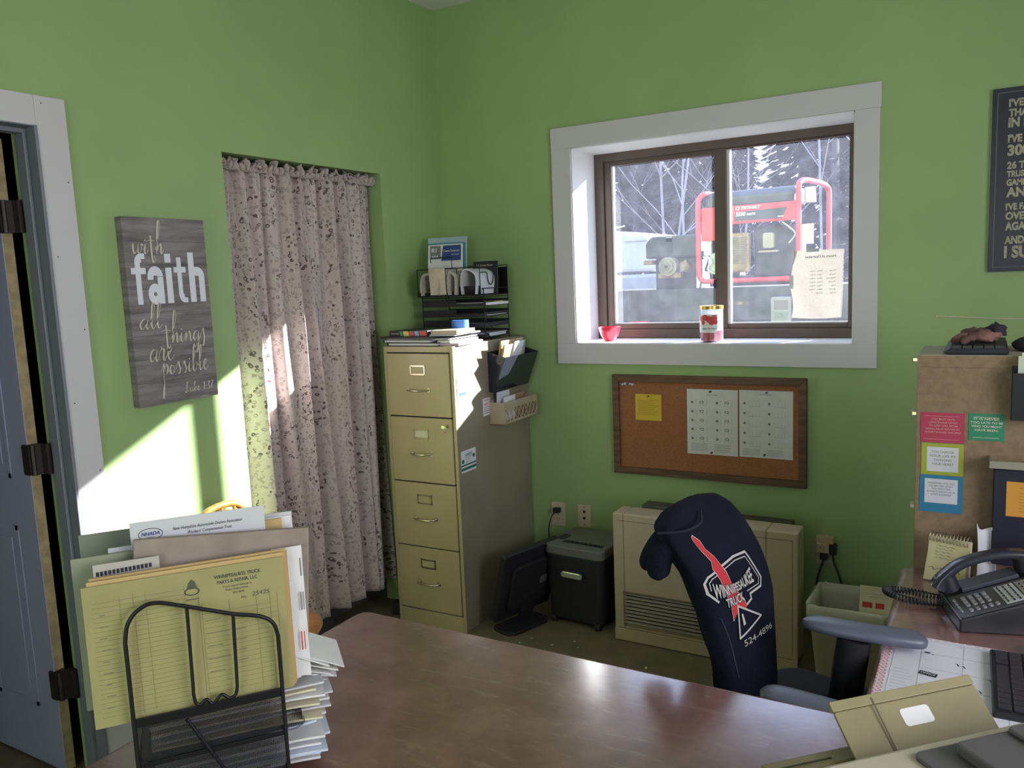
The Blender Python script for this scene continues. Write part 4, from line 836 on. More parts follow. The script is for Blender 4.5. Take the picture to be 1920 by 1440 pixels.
fin('keyboard_base', G(Matrix.Translation((0, 0, 1.35))).loft([[(2.425, -1.150, 0), (2.560, -1.150, 0), (2.560, -.80, 0), (2.425, -.80, 0)], [(2.412, -1.153, .007), (2.565, -1.153, .007), (2.565, -.80, .007), (2.412, -.80, .007)], [(2.428, -1.148, .016), (2.560, -1.148, .018), (2.560, -.80, .018), (2.428, -.80, .016)]]), BLACK, kb, bevel=.001)
g = G()
for i in range(5):
    for j in range(14): fin('key', G().box(2.433 + i * .025, 2.455 + i * .025, -1.145 + j * .0235, -1.124 + j * .0235, 1.366, 1.374), BLACK, kb) if j < 10 else None
GLV = mat('reddish_work_glove', (.24, .12, .10), .9, var=.6, vscale=22, bump=.3, bscale=120)
def lump(c, r, seed, n=18, amp=.3):
    random.seed(seed); ps = [random.uniform(0, 6.3) for _ in range(6)]; g = G(); g.ball((0, 0, 0), r, n); out = []
    for p in g.v:
        d = p.normalized(); k = 1 + amp * (math.sin(5 * d.x + ps[0]) * math.sin(4 * d.y + ps[1]) + .5 * math.sin(9 * d.z + ps[2] + 4 * d.x) + .35 * math.sin(13 * d.x + 9 * d.y + ps[3]))
        out.append(V(c) + V((p.x * k, p.y * k, max(p.z * k, -r[2] * .6))))
    g.v = out; return g
gl = thing('work_glove', 'crumpled reddish brown work gloves on the keyboard', 'gloves', loc=(2.50, -1.03, 1.375))
fin('palm', lump((2.500, -1.035, 1.391), (.052, .055, .020), 3), GLV, gl, smooth='all')
for k, (x, y, a) in enumerate(((2.452, -1.08, 200), (2.458, -1.04, 185), (2.462, -1.00, 170), (2.470, -1.105, 225))):
    d = V((math.cos(math.radians(a)), math.sin(math.radians(a)), -.25)); p = V((x + .012, y, 1.392))
    fin('finger', G().tube(smooth2([tuple(p), tuple(p + d * .014 + V((0, 0, .004))), tuple(p + d * .028), tuple(p + d * .037 + V((0, 0, -.004)))], 3), [.010] * 4 + [.0095] * 3 + [.0085, .006, .002], 10), GLV, gl, smooth='all')
fin('cuff', lump((2.535, -1.01, 1.402), (.026, .035, .019), 8), mat('dark_glove_cuff', (.025, .02, .03), .9), gl, smooth='all')
solo('knit_cap', lump((2.625, -1.02, 1.366), (.050, .055, .024), 5, amp=.08), mat('dark_knit', (.02, .018, .028), .95), 'dark knit cap on the brown cabinet right of the gloves', 'cap', smooth='all')
# black monitor standing in front of the cabinet
mn = thing('desk_monitor', 'black monitor at the right edge with an orange note on it', 'monitor', loc=(2.74, -1.2, DZT))
fin('screen_housing', G().rr(2.538, 2.95, .800, 1.058, 0, .03, .006) if False else G(back(2.538, .800, -1.182)).rr(0, .41, 0, .258, 0, .022, .006), mat('navy_black_plastic', (.010, .009, .022), .5), mn, bevel=.003)
fin('stand', G().box(2.70, 2.78, -1.20, -1.18, DZT, .82).rr(2.64, 2.84, -1.28, -1.17, DZT, DZT + .012, .02), BLACK, mn, bevel=.002)
ON = back(2.568, .935, -1.2048)
on = thing('orange_note', 'orange note stuck on the black monitor', 'note', ON); fin('sheet', G(ON).box(0, .095, 0, .092, 0, .0008), mat('orange_note_paper', (.58, .28, .035), .75), on)
fin('print', G(ON).text('REMEMBER', .03, .075, .004, z=.0012), mat('dim_orange_ink', (.30, .15, .03), .8), on)
for k in range(7): pass
fin('fine_print', (lambda g: [g.box(.028, .085 - (k % 3) * .006, .062 - k * .008, .0632 - k * .008, .0008, .0012) for k in range(7)] and g)(G(ON)), mat('dim_orange_ink2', (.30, .15, .03), .8), on)
solo('paper_tray', G().box(2.528, 2.93, -1.235, -1.163, 1.066, 1.069).box(2.528, 2.93, -1.237, -1.234, 1.066, 1.085).box(2.528, 2.531, -1.235, -1.163, 1.066, 1.085).box(2.57, 2.60, -1.238, -1.236, 1.080, 1.086), mat('grey_green_plastic', (.26, .25, .18), .6), 'grey-beige tray fixed to the brown cabinet above the monitor', 'tray')
# spiral notebook, curled paper
NM = frame((2.388, -1.222, DZT + .001), (.945, -.30, 0), (.055, .10, .98))
nb = thing('spiral_notebook', 'cream spiral notepad propped on the side desk against the brown cabinet', 'notebook', NM)
fin('pages', G(NM).box(0, .105, 0, .112, -.012, 0), CREAM, nb); fin('pages', G(NM @ Matrix.Translation((.004, -.001, .014))).add([(0, .0, .018), (.10, 0, .018), (.10, .105, -.012), (0, .105, -.012), (0, .0, .016), (.10, 0, .016), (.10, .105, -.013), (0, .105, -.013)], [(0, 1, 2, 3), (4, 7, 6, 5), (0, 4, 5, 1), (0, 3, 7, 4), (1, 5, 6, 2), (2, 6, 7, 3)]), mat('cream_page', (.62, .57, .32), .8), nb)
for k in range(12):
    x = .006 + k * .0085; g = G(NM); g.tube([(x, .112 + .013 * math.cos(t), -.003 + .014 * math.sin(t)) for t in [2 * PI * i / 14 for i in range(14)]], .0014, 5, closed=True); fin('ring', g, CHROME, nb)
g = G(NM @ Matrix.Translation((.004, -.001, .0125)) @ Matrix.Rotation(math.radians(-15.5), 4, 'X'))
fin('handwriting', (lambda g: [g.stroke([(.02 + .006 * i, .090 - k * .008 + .0016 * math.sin(i * 2.3 + k), .0) for i in range(9 - k % 3)], .0010, z=.0195 + 0 * k) for k in range(5)] and [g.stroke([(.01 + .007 * i, .028 + .004 * math.sin(i * 2.1), 0) for i in range(12)], .0014, z=.0195)] and g)(g), INKY, nb)
g = G(); g.grid(lambda a, b: (2.506 + .045 * a + .010 * b * (1 - a) - .012 * (b ** 2), -1.218 + .030 * math.sin(a * 2.4) * (1 - .3 * b) , DZT + .004 + b * (.128 + .030 * (1 - a) ** 6 + .018 * a) ), 12, 8)
solo('curled_paper', g, WHITE2, 'curled white sheet standing between the notepad and the black monitor', 'paper', smooth='all', solid=.0006)

# ------------------------------------------------------------------ desk phone
PH = frame((2.478, -1.575, DZT), (.955, .29, 0), (-.29, .955, 0))
pt = thing('desk_phone', 'black multi-line desk phone with a raised handset on the side desk', 'phone', PH)
zf = lambda x: .030 + x * .36
g = G(PH); g.loft([[(.0, y, 0), (.23, y, 0), (.235, y, zf(.23)), (.0, y, zf(0))] for y in (0, .195)]); fin('phone_base', g, mat('black_phone', (.022, .022, .026), .4), pt, bevel=.004)
PT = frame(PH @ V((0, 0, .030)), PH.to_3x3() @ V((1, 0, .36)), PH.to_3x3() @ V((0, 1, 0)))   # top face: x up the phone, y towards the handset
fin('face_plate', G(PT).rr(.006, .238, .006, .125, .0, .002, .004), mat('graphite_face', (.075, .07, .075), .45), pt)
KEYM = mat('grey_keys', (.30, .29, .29), .5); TXK = mat('key_print', (.03, .03, .03), .7)
kt = '147*2580369#'
for c in range(3):
    for r_ in range(4):
        x = .030 + (3 - r_) * .0155; y = .088 - c * .019
        k_ = fin('key', G(PT).rr(x, x + .0095, y, y + .0125, .002, .006, .002, 2), KEYM, pt)
        fin('key_symbol', G(PT @ Matrix.Translation((x + .0085, y + .0062, .0062)) @ Matrix.Rotation(-PI / 2, 4, 'Z')).text(kt[c * 4 + r_], 0, -.006, .0055, align='C', z=0), TXK, k_)
for r_ in range(5): fin('key', G(PT).rr(.030 + r_ * .0145, .038 + r_ * .0145, .022, .034, .002, .0055, .002, 2), KEYM, pt)
for r_ in range(4): fin('key', G(PT).rr(.012, .0175, .030 + r_ * .02, .043 + r_ * .02, .002, .0045, .002, 2), KEYM, pt)
fin('line_card', G(PT).box(.108, .150, .016, .112, .002, .003), WHITE2, pt)
fin('line_card', G(PT).box(.154, .182, .016, .112, .002, .003), mat('dim_card', (.36, .33, .28), .6), pt)
for c, x in enumerate((.113, .126, .139)):
    for r_ in range(6): fin('line_button', G(PT).box(x, x + .003, .022 + r_ * .015, .031 + r_ * .015, .003, .005), BLACK, pt)
for r_ in range(5): fin('line_button', G(PT).box(.160, .163, .024 + r_ * .017, .030 + r_ * .017, .003, .005).box(.172, .175, .024 + r_ * .017, .030 + r_ * .017, .003, .005), BLACK, pt)
fin('display', G(PT).rr(.196, .228, .016, .112, .002, .005, .003), mat('lcd_grey', (.27, .31, .31), .25), pt)
g = G(PT)
pts = smooth2([(-.002, .158, .020), (.018, .158, .040), (.06, .158, .060), (.11, .158, .064), (.16, .158, .058), (.20, .158, .044), (.222, .158, .026)], 4)
secs = []
for i, p in enumerate(pts):
    t = i / (len(pts) - 1); wy = .020 + .006 * abs(2 * t - 1) ** 2; th = .010 + .008 * abs(2 * t - 1) ** 3
    a = V(pts[max(i - 1, 0)]); b = V(pts[min(i + 1, len(pts) - 1)]); d = (b - a).normalized(); n_ = V((-d.z, 0, d.x))
    secs.append([tuple(V(p) + V((0, wy * math.copysign(abs(math.cos(q)) ** .6, math.cos(q)), 0)) + n_ * th * math.copysign(abs(math.sin(q)) ** .6, math.sin(q))) for q in [2 * PI * k / 16 for k in range(16)]])
g.loft(secs)
hs = fin('handset', g, mat('handset_black', (.028, .030, .042), .25), pt, smooth=True)
HB2 = mat('handset_black2', (.02, .02, .026), .35)
for xx, zz in ((.200, .048), (.022, .044)): fin('ear_cup', G(PT).tube([(xx, .158, zz), (xx, .158, .007)], [.024, .026], 18), HB2, hs, smooth=True)
fin('cradle', G(PT).box(.045, .175, .132, .186, .0, .010), mat('cradle_grey', (.06, .065, .08), .4), pt, bevel=.002)
cc = smooth2([(2.462, -1.418, .772), (2.42, -1.405, .762), (2.37, -1.392, .762), (2.325, -1.398, .765), (2.306, -1.418, .768), (2.322, -1.438, .765), (2.37, -1.448, .761), (2.42, -1.440, .761), (2.455, -1.428, .763), (2.50, -1.405, .775)], 10)
L = []; N_ = 56 * 9
for i in range(N_ + 1):
    f = i / N_ * (len(cc) - 1); j = min(int(f), len(cc) - 2); p = V(cc[j]).lerp(V(cc[j + 1]), f - j); d = (V(cc[j + 1]) - V(cc[j])).normalized(); s_ = V((0, 0, 1)); q = d.cross(s_); t = i / 9 * 2 * PI
    L.append(p + (q * math.cos(t) + s_ * math.sin(t)) * .0078 + V((0, 0, .0015)))
fin('coiled_cord', G().tube(L, .0021, 5), BLACK, pt, smooth='all')

# ------------------------------------------------------------------ calendar, keyboard on side desk
CL = Matrix.Translation((2.333, -2.052, DZT))
cal = thing('desk_calendar', 'large white desk pad calendar with a red patterned border', 'calendar', CL); cw, cd = .56, .412
fin('calendar_sheet', G(CL).box(0, cw, 0, cd, 0, .0025), mat('calendar_paper', (.68, .68, .72), .7), cal)
g = G(CL)
for k in range(26):
    y = .008 + k * .0155
    g.tube([(.011 + .005 * math.cos(t), y + .005 * math.sin(t), .0028) for t in [2 * PI * i / 8 for i in range(8)]], .0009, 4, closed=True); g.box(.0, .003, y, y + .010, .0026, .003)
for k in range(36): g.box(.02 + k * .0155, .030 + k * .0155, cd - .006 + .003 * math.sin(k), cd - .004 + .003 * math.sin(k), .0026, .003)
fin('border_print', g, mat('pink_red_print', (.60, .22, .24), .8), cal)
g = G(CL)
for x in (.022, .075, .155, .235, .315, .395, .475): g.box(x, x + .0006, .0, cd - .014, .0026, .0029)
for y in (.03, .105, .18, .255, .33, .395): g.box(.022 + (.053 if y < .39 else 0), cw, y, y + .0006, .0026, .0029)
for k in range(16): g.box(.028, .068 - (k % 4) * .004, .02 + k * .014, .0208 + k * .014, .0026, .0029)
for x in (.095, .17, .25, .33):
    for y in (.12, .195, .27, .345): g.text(str(int(x * 60 + y * 20)), x + .05, y + .04, .006, z=.003)
fin('grid_print', g, mat('pale_ink', (.36, .38, .42), .8), cal)
g = G(CL @ Matrix.Translation((.075, .225, .0032)) @ Matrix.Rotation(math.radians(-12), 4, 'Z')); g.box(0, .034, 0, .016, 0, .0004); fin('stamp', g, INK, cal)
fin('stamp_lettering', G(g.M).text('OFFICE', .003, .004, .008, w=.028, z=.0008), WINK, cal)
g = G(CL)
for x, y in ((.20, .25), (.215, .21), (.17, .20), (.235, .17), (.14, .30)): g.stroke([(x + .004 * i, y + .004 * math.sin(2.2 * i) - .002 * i, 0) for i in range(6)], .0012, z=.003)
g.box(.082, .092, .330, .336, .003, .0034).box(.096, .099, .326, .329, .003, .0034)
fin('handwriting', g, INK, cal)
KB = frame((2.541, -1.953, DZT + .0025), (1, .015, 0), (.035, 1, 0))
k2 = thing('black_keyboard', 'black keyboard lying on the desk calendar at the right edge', 'keyboard', KB)
fin('keyboard_base', G(KB).rr(0, .14, 0, .285, 0, .012, .006), BLACK, k2, bevel=.002)
KM2 = mat('dark_keys', (.035, .033, .045), .35)
for c in range(5):
    for r_ in range(12):
        if c == 0 and 4 <= r_ < 9: continue
        fin('key', G(KB).box(.010 + c * .025, .031 + c * .025, .012 + r_ * .022, .031 + r_ * .022, .012, .017), KM2, k2, bevel=.001)
fin('blank_panel', G(KB).box(.010, .031, .102, .205, .012, .0145), KM2, k2)
solo('loose_sheet', leaf(Matrix.Translation((2.612, -1.94, DZT + .022)), 0, .22, 0, .33, 0, .0, .0), WHITE, 'white sheet covering the right part of the black keyboard', 'paper', solid=.001)

# ------------------------------------------------------------------ waste bin
bn = thing('waste_bin', 'beige rectangular waste bin with a plastic liner under the outlet', 'waste bin', loc=(2.10, -.43, 0))
def binsec(w_, d_, z, r=.03, ox=2.100, oy=-.428, k=4):
    p = []
    for cx, cy, a in ((w_ / 2 - r, d_ / 2 - r, 0), (-w_ / 2 + r, d_ / 2 - r, 90), (-w_ / 2 + r, -d_ / 2 + r, 180), (w_ / 2 - r, -d_ / 2 + r, 270)):
        for i in range(k + 1): t = math.radians(a + 90 * i / k); p.append((ox + cx + r * math.cos(t), oy + cy + r * math.sin(t), z))
    return p
fin('bin_body', G().loft([binsec(.23, .20, .0), binsec(.285, .262, .335), binsec(.275, .252, .335), binsec(.222, .192, .008)], cap=False).loft([binsec(.222, .192, .0), binsec(.222, .192, .008)]), mat('beige_bin', (.33, .29, .21), .6), bn, smooth=True)
def wob(sec, a, s_=0): return [(x + a * math.sin(i * 1.9 + s_), y + a * math.cos(i * 2.3 + s_), z + a * math.sin(i * 3.1 + s_)) for i, (x, y, z) in enumerate(sec)]
fin('liner', G().loft([wob(binsec(.292, .270, .285, k=8), .004), wob(binsec(.296, .274, .315, k=8), .003, 1), wob(binsec(.296, .274, .340, k=8), .003, 2), wob(binsec(.272, .250, .343, k=8), .002), wob(binsec(.262, .238, .30, k=8), .003, 3), wob(binsec(.235, .21, .12, k=8), .004, 1)], cap=False), LINER, bn, smooth='all')
tx = G(); solo('carton', G(RZ(2.045, -.46, .10, 12)).box(0, .10, 0, .014, 0, .185), mat('tan_card', (.46, .38, .25), .7), 'tan card standing inside the waste bin', 'card')
g = G(frame((2.130, -.50, .262), (1, .05, 0), (-.02, .45, .9))); g.box(0, .125, 0, .155, 0, .003)
cb = thing('paper_box', 'cream leaflet with red blocks sticking out of the waste bin', 'leaflet', g.M); fin('leaflet_sheet', g, CREAM, cb)
fin('print', G(g.M).box(.01, .045, .075, .095, .003, .0036).box(.055, .085, .075, .095, .003, .0036), RED, cb); fin('fine_print', G(g.M).box(.02, .10, .125, .126, .003, .0036).box(.03, .10, .115, .116, .003, .0036), INKG, cb)
solo('wrapper', lump((2.115, -.44, .225), (.055, .04, .03), 11), mat('maroon_wrapper', (.20, .03, .035), .5), 'crumpled maroon wrapper inside the waste bin', 'wrapper', smooth='all')
solo('crumpled_paper', lump((2.10, -.41, .155), (.085, .07, .045), 12), WHITE2, 'crumpled pale paper at the bottom of the bin', 'paper', smooth='all')
# adapter and cords at the right outlet
ad = thing('plug_adapter', 'cream three-way adapter with black plugs in the right outlet', 'adapter', back(1.905, .36, 0))
fin('adapter_body', G().box(1.900, 1.972, -.052, -.0085, .418, .446) .box(1.905, 1.955, -.060, -.0085, .378, .420), mat('cream_adapter', (.58, .44, .27), .5), ad, bevel=.003)
fin('slot', G(back(1.905, .38, -.060)).cyl((.015, .022, 0), (.015, .022, .0006), .003, n=8).box(.028, .033, .026, .028, 0, .0006).box(.026, .032, .016, .018, 0, .0006), DARK, ad)
for q_ in ((1.917, 1.948, -.055, -.02, .345, .378), (1.957, 1.982, -.055, -.012, .372, .415)): fin('black_plug', G().box(*q_), BLACK, ad, bevel=.004)
fin('cord', G().tube(smooth2([(1.932, -.04, .35), (1.925, -.05, .32), (1.912, -.06, .27), (1.905, -.08, .2), (1.90, -.10, .12)], 4), .0045, 8), BLACK, ad, smooth=True)
fin('cord', G().tube(smooth2([(1.969, -.04, .375), (1.975, -.05, .34), (1.993, -.06, .30), (2.01, -.07, .25), (2.02, -.08, .15), (2.02, -.1, .02)], 4), .0045, 8), BLACK, ad, smooth=True)
solo('cord_switch', G(back(1.868 + .035, .19, -.115)).rr(0, .022, 0, .06, 0, .012, .005), IVORY, 'small ivory inline box between the heater and the bin', 'switch', bevel=.002)

# ------------------------------------------------------------------ office chair
oc = thing('office_chair', 'black office chair with grey-blue arm pads between the desks', 'office chair', loc=(2.22, -1.80, 0))
ccx, ccy = 2.215, -1.80
SM = Matrix.Translation((ccx, ccy, 0)) @ Matrix.Rotation(math.radians(-13), 4, 'Z')
g = G(SM); g.rr(-.22, .24, -.21, .28, .45, .555, .07, 6); fin('seat', g, SEATF, oc, bevel=.02)
BB = V((2.0, -1.7, 0)); BW = V((.23, .973, 0)); BN = V((.973, -.23, 0))
def bp_(s_, n_, z): p = BB + BW * s_ + BN * n_; return (p.x, p.y, z)
g = G(); g.loft([[bp_(sc_ + hw_ * math.cos(t), nc + .022 * math.sin(t), z) for t in [2 * PI * k / 20 for k in range(20)]] for z, sc_, hw_, nc in ((.56, -.045, .09, .05), (.65, -.025, .10, .038), (.75, -.005, .11, .017), (.85, -.01, .125, -.008), (.95, -.035, .13, -.04), (1.0, -.045, .10, -.06))])
fin('backrest', g, SEATF, oc, smooth=True)
fin('back_bracket', G().tube(smooth2([bp_(-.03, .03, .66), bp_(-.03, .0, .55), bp_(-.03, .04, .45), tuple(SM @ V((-.05, 0, .42)))], 4), .018, 10), BLACK, oc, smooth=True)
def arm(pad, leg):
    pts = smooth2(pad, 5); g = G(); secs = []
    for i, p in enumerate(pts):
        t = i / (len(pts) - 1); w_ = .034 * (1 - .75 * abs(2 * t - 1) ** 6) ; h_ = .015 * (1 - .6 * abs(2 * t - 1) ** 6)
        a = V(pts[max(i - 1, 0)]); b = V(pts[min(i + 1, len(pts) - 1)]); d = (b - a).normalized(); s_ = d.cross(V((0, 0, 1))).normalized(); u_ = s_.cross(d)
        secs.append([V(p) + s_ * w_ * math.copysign(abs(math.cos(q)) ** .7, math.cos(q)) + u_ * h_ * math.copysign(abs(math.sin(q)) ** .7, math.sin(q)) for q in [2 * PI * k / 16 for k in range(16)]])
    g.loft(secs); fin('arm_pad', g, ARMP, oc, smooth=True)
    fin('arm_support', G().tube(smooth2(leg, 4), [.036] * (len(smooth2(leg, 4))), 12), BLACK, oc, smooth=True)
arm([(2.165, -1.745, .790), (2.23, -1.752, .7905), (2.31, -1.748, .788), (2.385, -1.725, .781), (2.415, -1.712, .776)], [(2.275, -1.75, .775), (2.265, -1.745, .70), (2.25, -1.73, .60), (2.22, -1.70, .52), (2.18, -1.70, .44)])
arm([(2.13, -2.010, .736), (2.19, -2.016, .736), (2.27, -2.014, .730), (2.318, -2.004, .720)], [(2.24, -2.03, .722), (2.23, -2.03, .65), (2.22, -2.02, .55), (2.20, -1.97, .44)])
fin('gas_lift', G().cyl((ccx, ccy, .10), (ccx, ccy, .30), .028, n=16).cyl((ccx, ccy, .28), (ccx, ccy, .42), .018, n=16).box(ccx - .09, ccx + .09, ccy - .07, ccy + .07, .405, .43), BLACK, oc, smooth=True)
for k in range(5):
    a = 2 * PI * k / 5 + .5; e = (ccx + .27 * math.cos(a), ccy + .27 * math.sin(a))
    fin('base_leg', G().tube([(ccx, ccy, .115), (e[0], e[1], .075)], [.026, .017], 10), BLACK, oc, smooth=True)
    fin('caster', G().cyl((e[0] - .018 * math.sin(a), e[1] + .018 * math.cos(a), .028), (e[0] + .018 * math.sin(a), e[1] - .018 * math.cos(a), .028), .028, n=16).cyl((e[0], e[1], .03), (e[0], e[1], .08), .008, n=8), BLACK, oc, smooth=True)
# hoodie over the backrest
hd = thing('hooded_sweatshirt', 'navy hooded sweatshirt with a red and white truck logo over the chair back', 'sweatshirt', loc=(2.02, -1.7, .52))
HS = [(.42, -.165, .035, .105, .025), (.50, -.158, .05, .095, .015), (.60, -.146, .077, .085, .004), (.70, -.136, .110, .067, -.024), (.80, -.140, .143, .046, -.054), (.85, -.156, .146, .032, -.066), (.90, -.176, .140, .014, -.078), (.95, -.197, .126, -.008, -.094), (.99, -.210, .108, -.028, -.110), (1.02, -.205, .085, -.046, -.120), (1.040, -.175, .050, -.060, -.115), (1.050, -.12, .0, -.075, -.105)]
def hsec(z):
    for i in range(len(HS) - 1):
        if HS[i][0] <= z <= HS[i + 1][0]:
            t = (z - HS[i][0]) / (HS[i + 1][0] - HS[i][0]); return [HS[i][k] * (1 - t) + HS[i + 1][k] * t for k in range(5)]
    return HS[-1] if z > 1 else HS[0]
EX = .62
def hsurf(s_, z, off=.0):
    _, a, b, nf, nb_ = hsec(z); sc_ = (a + b) / 2; hw_ = (b - a) / 2; u_ = max(-.985, min(.985, (s_ - sc_) / hw_)); c_ = abs(u_) ** (1 / EX); nn = (nf + nb_) / 2 + (nf - nb_) / 2 * (1 - c_ * c_) ** (EX / 2) 
    return bp_(s_, nn + off, z)
secs = []
zl = [.42 + .015 * i for i in range(38)] + [.995, 1.005, 1.015, 1.025, 1.033, 1.040, 1.046, 1.050]
for z in zl:
    _, a, b, nf, nb_ = hsec(z); sc_ = (a + b) / 2; hw_ = (b - a) / 2; nc = (nf + nb_) / 2; hn = (nf - nb_) / 2; sec = []
    for k in range(48):
        t = 2 * PI * k / 48; c_, s_ = math.cos(t), math.sin(t); wr = 1 + (.045 * math.sin(9 * t + 14 * z) + .04 * math.sin(31 * z + 4 * t) + .02 * math.sin(13 * t - 40 * z)) * (1 if s_ < .1 else .12)
        sec.append(bp_(sc_ + hw_ * math.copysign(abs(c_) ** EX, c_) * (1 + (wr - 1) * .5), nc + hn * math.copysign(abs(s_) ** EX, s_) * wr, z))
    secs.append(sec)
fin('sweatshirt_body', G().loft(secs), NAVY, hd, smooth='all')
def seam(pts, off): return G().tube([hsurf(s_, z, off) for s_, z in smooth2(pts, 5)], .0018, 6)
fin('neck_seam', G().tube(smooth2([bp_(-.215, -.085, 1.005), bp_(-.19, -.035, 1.012), bp_(-.15, -.020, 1.018), bp_(-.12, -.025, 1.022), bp_(-.09, -.045, 1.035)], 5), .003, 6), mat('seam_navy', (.010, .012, .025), .9), hd, smooth=True)
fin('hem_seam', seam([(-.13, .80), (-.12, .74), (-.118, .66)], .001), mat('seam_navy2', (.03, .035, .06), .9), hd, smooth=True)
def blob(pts, rad): 
    p = smooth2([a + (b,) for a, b in zip(pts, rad)], 5); return G().tube([bp_(q[0], q[1], q[2]) for q in p], [q[3] for q in p], 16)
fin('sleeve', blob([(-.16, -.06, .985), (-.178, -.085, .960), (-.184, -.100, .930), (-.180, -.108, .895), (-.178, -.108, .878)], [.026, .030, .029, .026, .008]), NAVY, hd, smooth='all')
fin('hood', blob([(-.14, -.085, .99), (-.160, -.105, .965), (-.172, -.128, .930), (-.172, -.138, .905), (-.170, -.138, .892)], [.028, .032, .028, .024, .006]), NAVY, hd, smooth='all')
WHP = mat('cream_white_print', (.50, .48, .44), .8); REDL = mat('logo_red', (.50, .03, .035), .8); NBK = mat('navy_print_ground', (.012, .013, .022), .9)
def dec(poly, off, n=0): 
    g = G(); P = [hsurf(a, b, off) for a, b in poly]; c = (sum(p[0] for p in poly) / len(poly), sum(p[1] for p in poly) / len(poly)); return g.add(P, [tuple(range(len(P)))])
def outline(poly, wd, off, closed=True):
    g = G(); n = len(poly); m_ = n if closed else n - 1
    for i in range(m_):
        a, b = poly[i], poly[(i + 1) % n]; dx, dy = b[0] - a[0], b[1] - a[1]; l = math.hypot(dx, dy); nx, ny = -dy / l * wd / 2, dx / l * wd / 2; ex, ey = dx / l * wd * .35, dy / l * wd * .35; k = max(1, int(l / .012))
        for j in range(k):
            t0, t1 = j / k, (j + 1) / k; p0 = (a[0] + dx * t0 - (ex if j == 0 else 0), a[1] + dy * t0 - (ey if j == 0 else 0)); p1 = (a[0] + dx * t1 + (ex if j == k - 1 else 0), a[1] + dy * t1 + (ey if j == k - 1 else 0))
            g.add([hsurf(p0[0] + nx, p0[1] + ny, off), hsurf(p1[0] + nx, p1[1] + ny, off), hsurf(p1[0] - nx, p1[1] - ny, off), hsurf(p0[0] - nx, p0[1] - ny, off)], [(0, 1, 2, 3)])
    return g
SHD = [(-.132, .839), (-.153, .861), (-.159, .885), (-.148, .899), (-.118, .906), (-.087, .912), (-.034, .918), (.022, .915), (.038, .884), (.056, .846), (.044, .828), (-.012, .826), (-.012, .814), (-.036, .808)]
fin('logo_outline', outline(SHD, .0050, .0022, False), WHP, hd)
SH2 = [(-.146, .868), (-.148, .885), (-.138, .893), (-.087, .903), (-.034, .909), (.014, .906), (.028, .880), (.044, .848), (.036, .836), (-.022, .835)]
fin('logo_outline', outline(SH2, .0022, .0024, False), WHP, hd)
ST = [(-.158, .990), (-.153, .994), (-.136, .978), (-.129, .958), (-.108, .937), (-.094, .914), (-.083, .896), (-.077, .867), (-.066, .848), (-.043, .822), (-.040, .807), (-.051, .801), (-.074, .818), (-.089, .802), (-.100, .788), (-.098, .820), (-.113, .886), (-.127, .913), (-.123, .930), (-.144, .958), (-.156, .980)]
def tri_strip(L, R, off):
    g = G(); n = len(L); vs = []
    for a, b in zip(L, R): vs += [hsurf(a[0] + (b[0] - a[0]) * k / 3, a[1] + (b[1] - a[1]) * k / 3, off) for k in range(4)]
    return g.add(vs, [(4 * i + k, 4 * i + k + 1, 4 * i + 5 + k, 4 * i + 4 + k) for i in range(n - 1) for k in range(3)])
fin('state_shape', tri_strip([(-.158, .990), (-.156, .978), (-.144, .958), (-.123, .930), (-.127, .913), (-.113, .886), (-.105, .85), (-.098, .820), (-.100, .790)], [(-.152, .992), (-.137, .978), (-.129, .958), (-.108, .937), (-.094, .914), (-.083, .890), (-.075, .860), (-.050, .832), (-.085, .800)], .0030).add([hsurf(a, b, .003) for a, b in ((-.085, .826), (-.050, .832), (-.040, .807), (-.051, .801), (-.074, .818))], [(0, 1, 2, 3, 4)]), REDL, hd)
fin('state_outline', outline(ST, .0022, .0027), WHP, hd)
fin('road_triangle', outline([(-.077, .816), (.013, .767), (-.092, .745)], .0045, .0036).add([hsurf(a, b, .0036) for a, b in ((-.070, .795), (-.064, .795), (-.060, .770), (-.070, .768))], [(0, 1, 2, 3)]), WHP, hd)
wtx = lambda a, b: (a, .848 + (b - .850) * (.8 + .8 * min(1, abs(a + .060) / .08) ** 1.6))
g = G(); g.text('WINNIPESAUKEE', -.143, .850, .023, w=.158, bold=.02, fn=lambda a, b: hsurf(*wtx(a, b), .0046)); g.text('TRUCK', -.114, .822, .020, w=.068, bold=.02, fn=lambda a, b: hsurf(a, b, .0046)); g.text('524-4896', -.080, .722, .015, w=.138, fn=lambda a, b: hsurf(a, b, .0026))
fin('lettering', g, WHP, hd)
sh_ = G(); sh_.text('WINNIPESAUKEE', -.143, .850, .023, w=.158, bold=.06, fn=lambda a, b: hsurf(*wtx(a, b), .0040)); sh_.text('TRUCK', -.114, .822, .020, w=.068, bold=.06, fn=lambda a, b: hsurf(a, b, .0040))
fin('lettering_edge', sh_, NBK, hd)

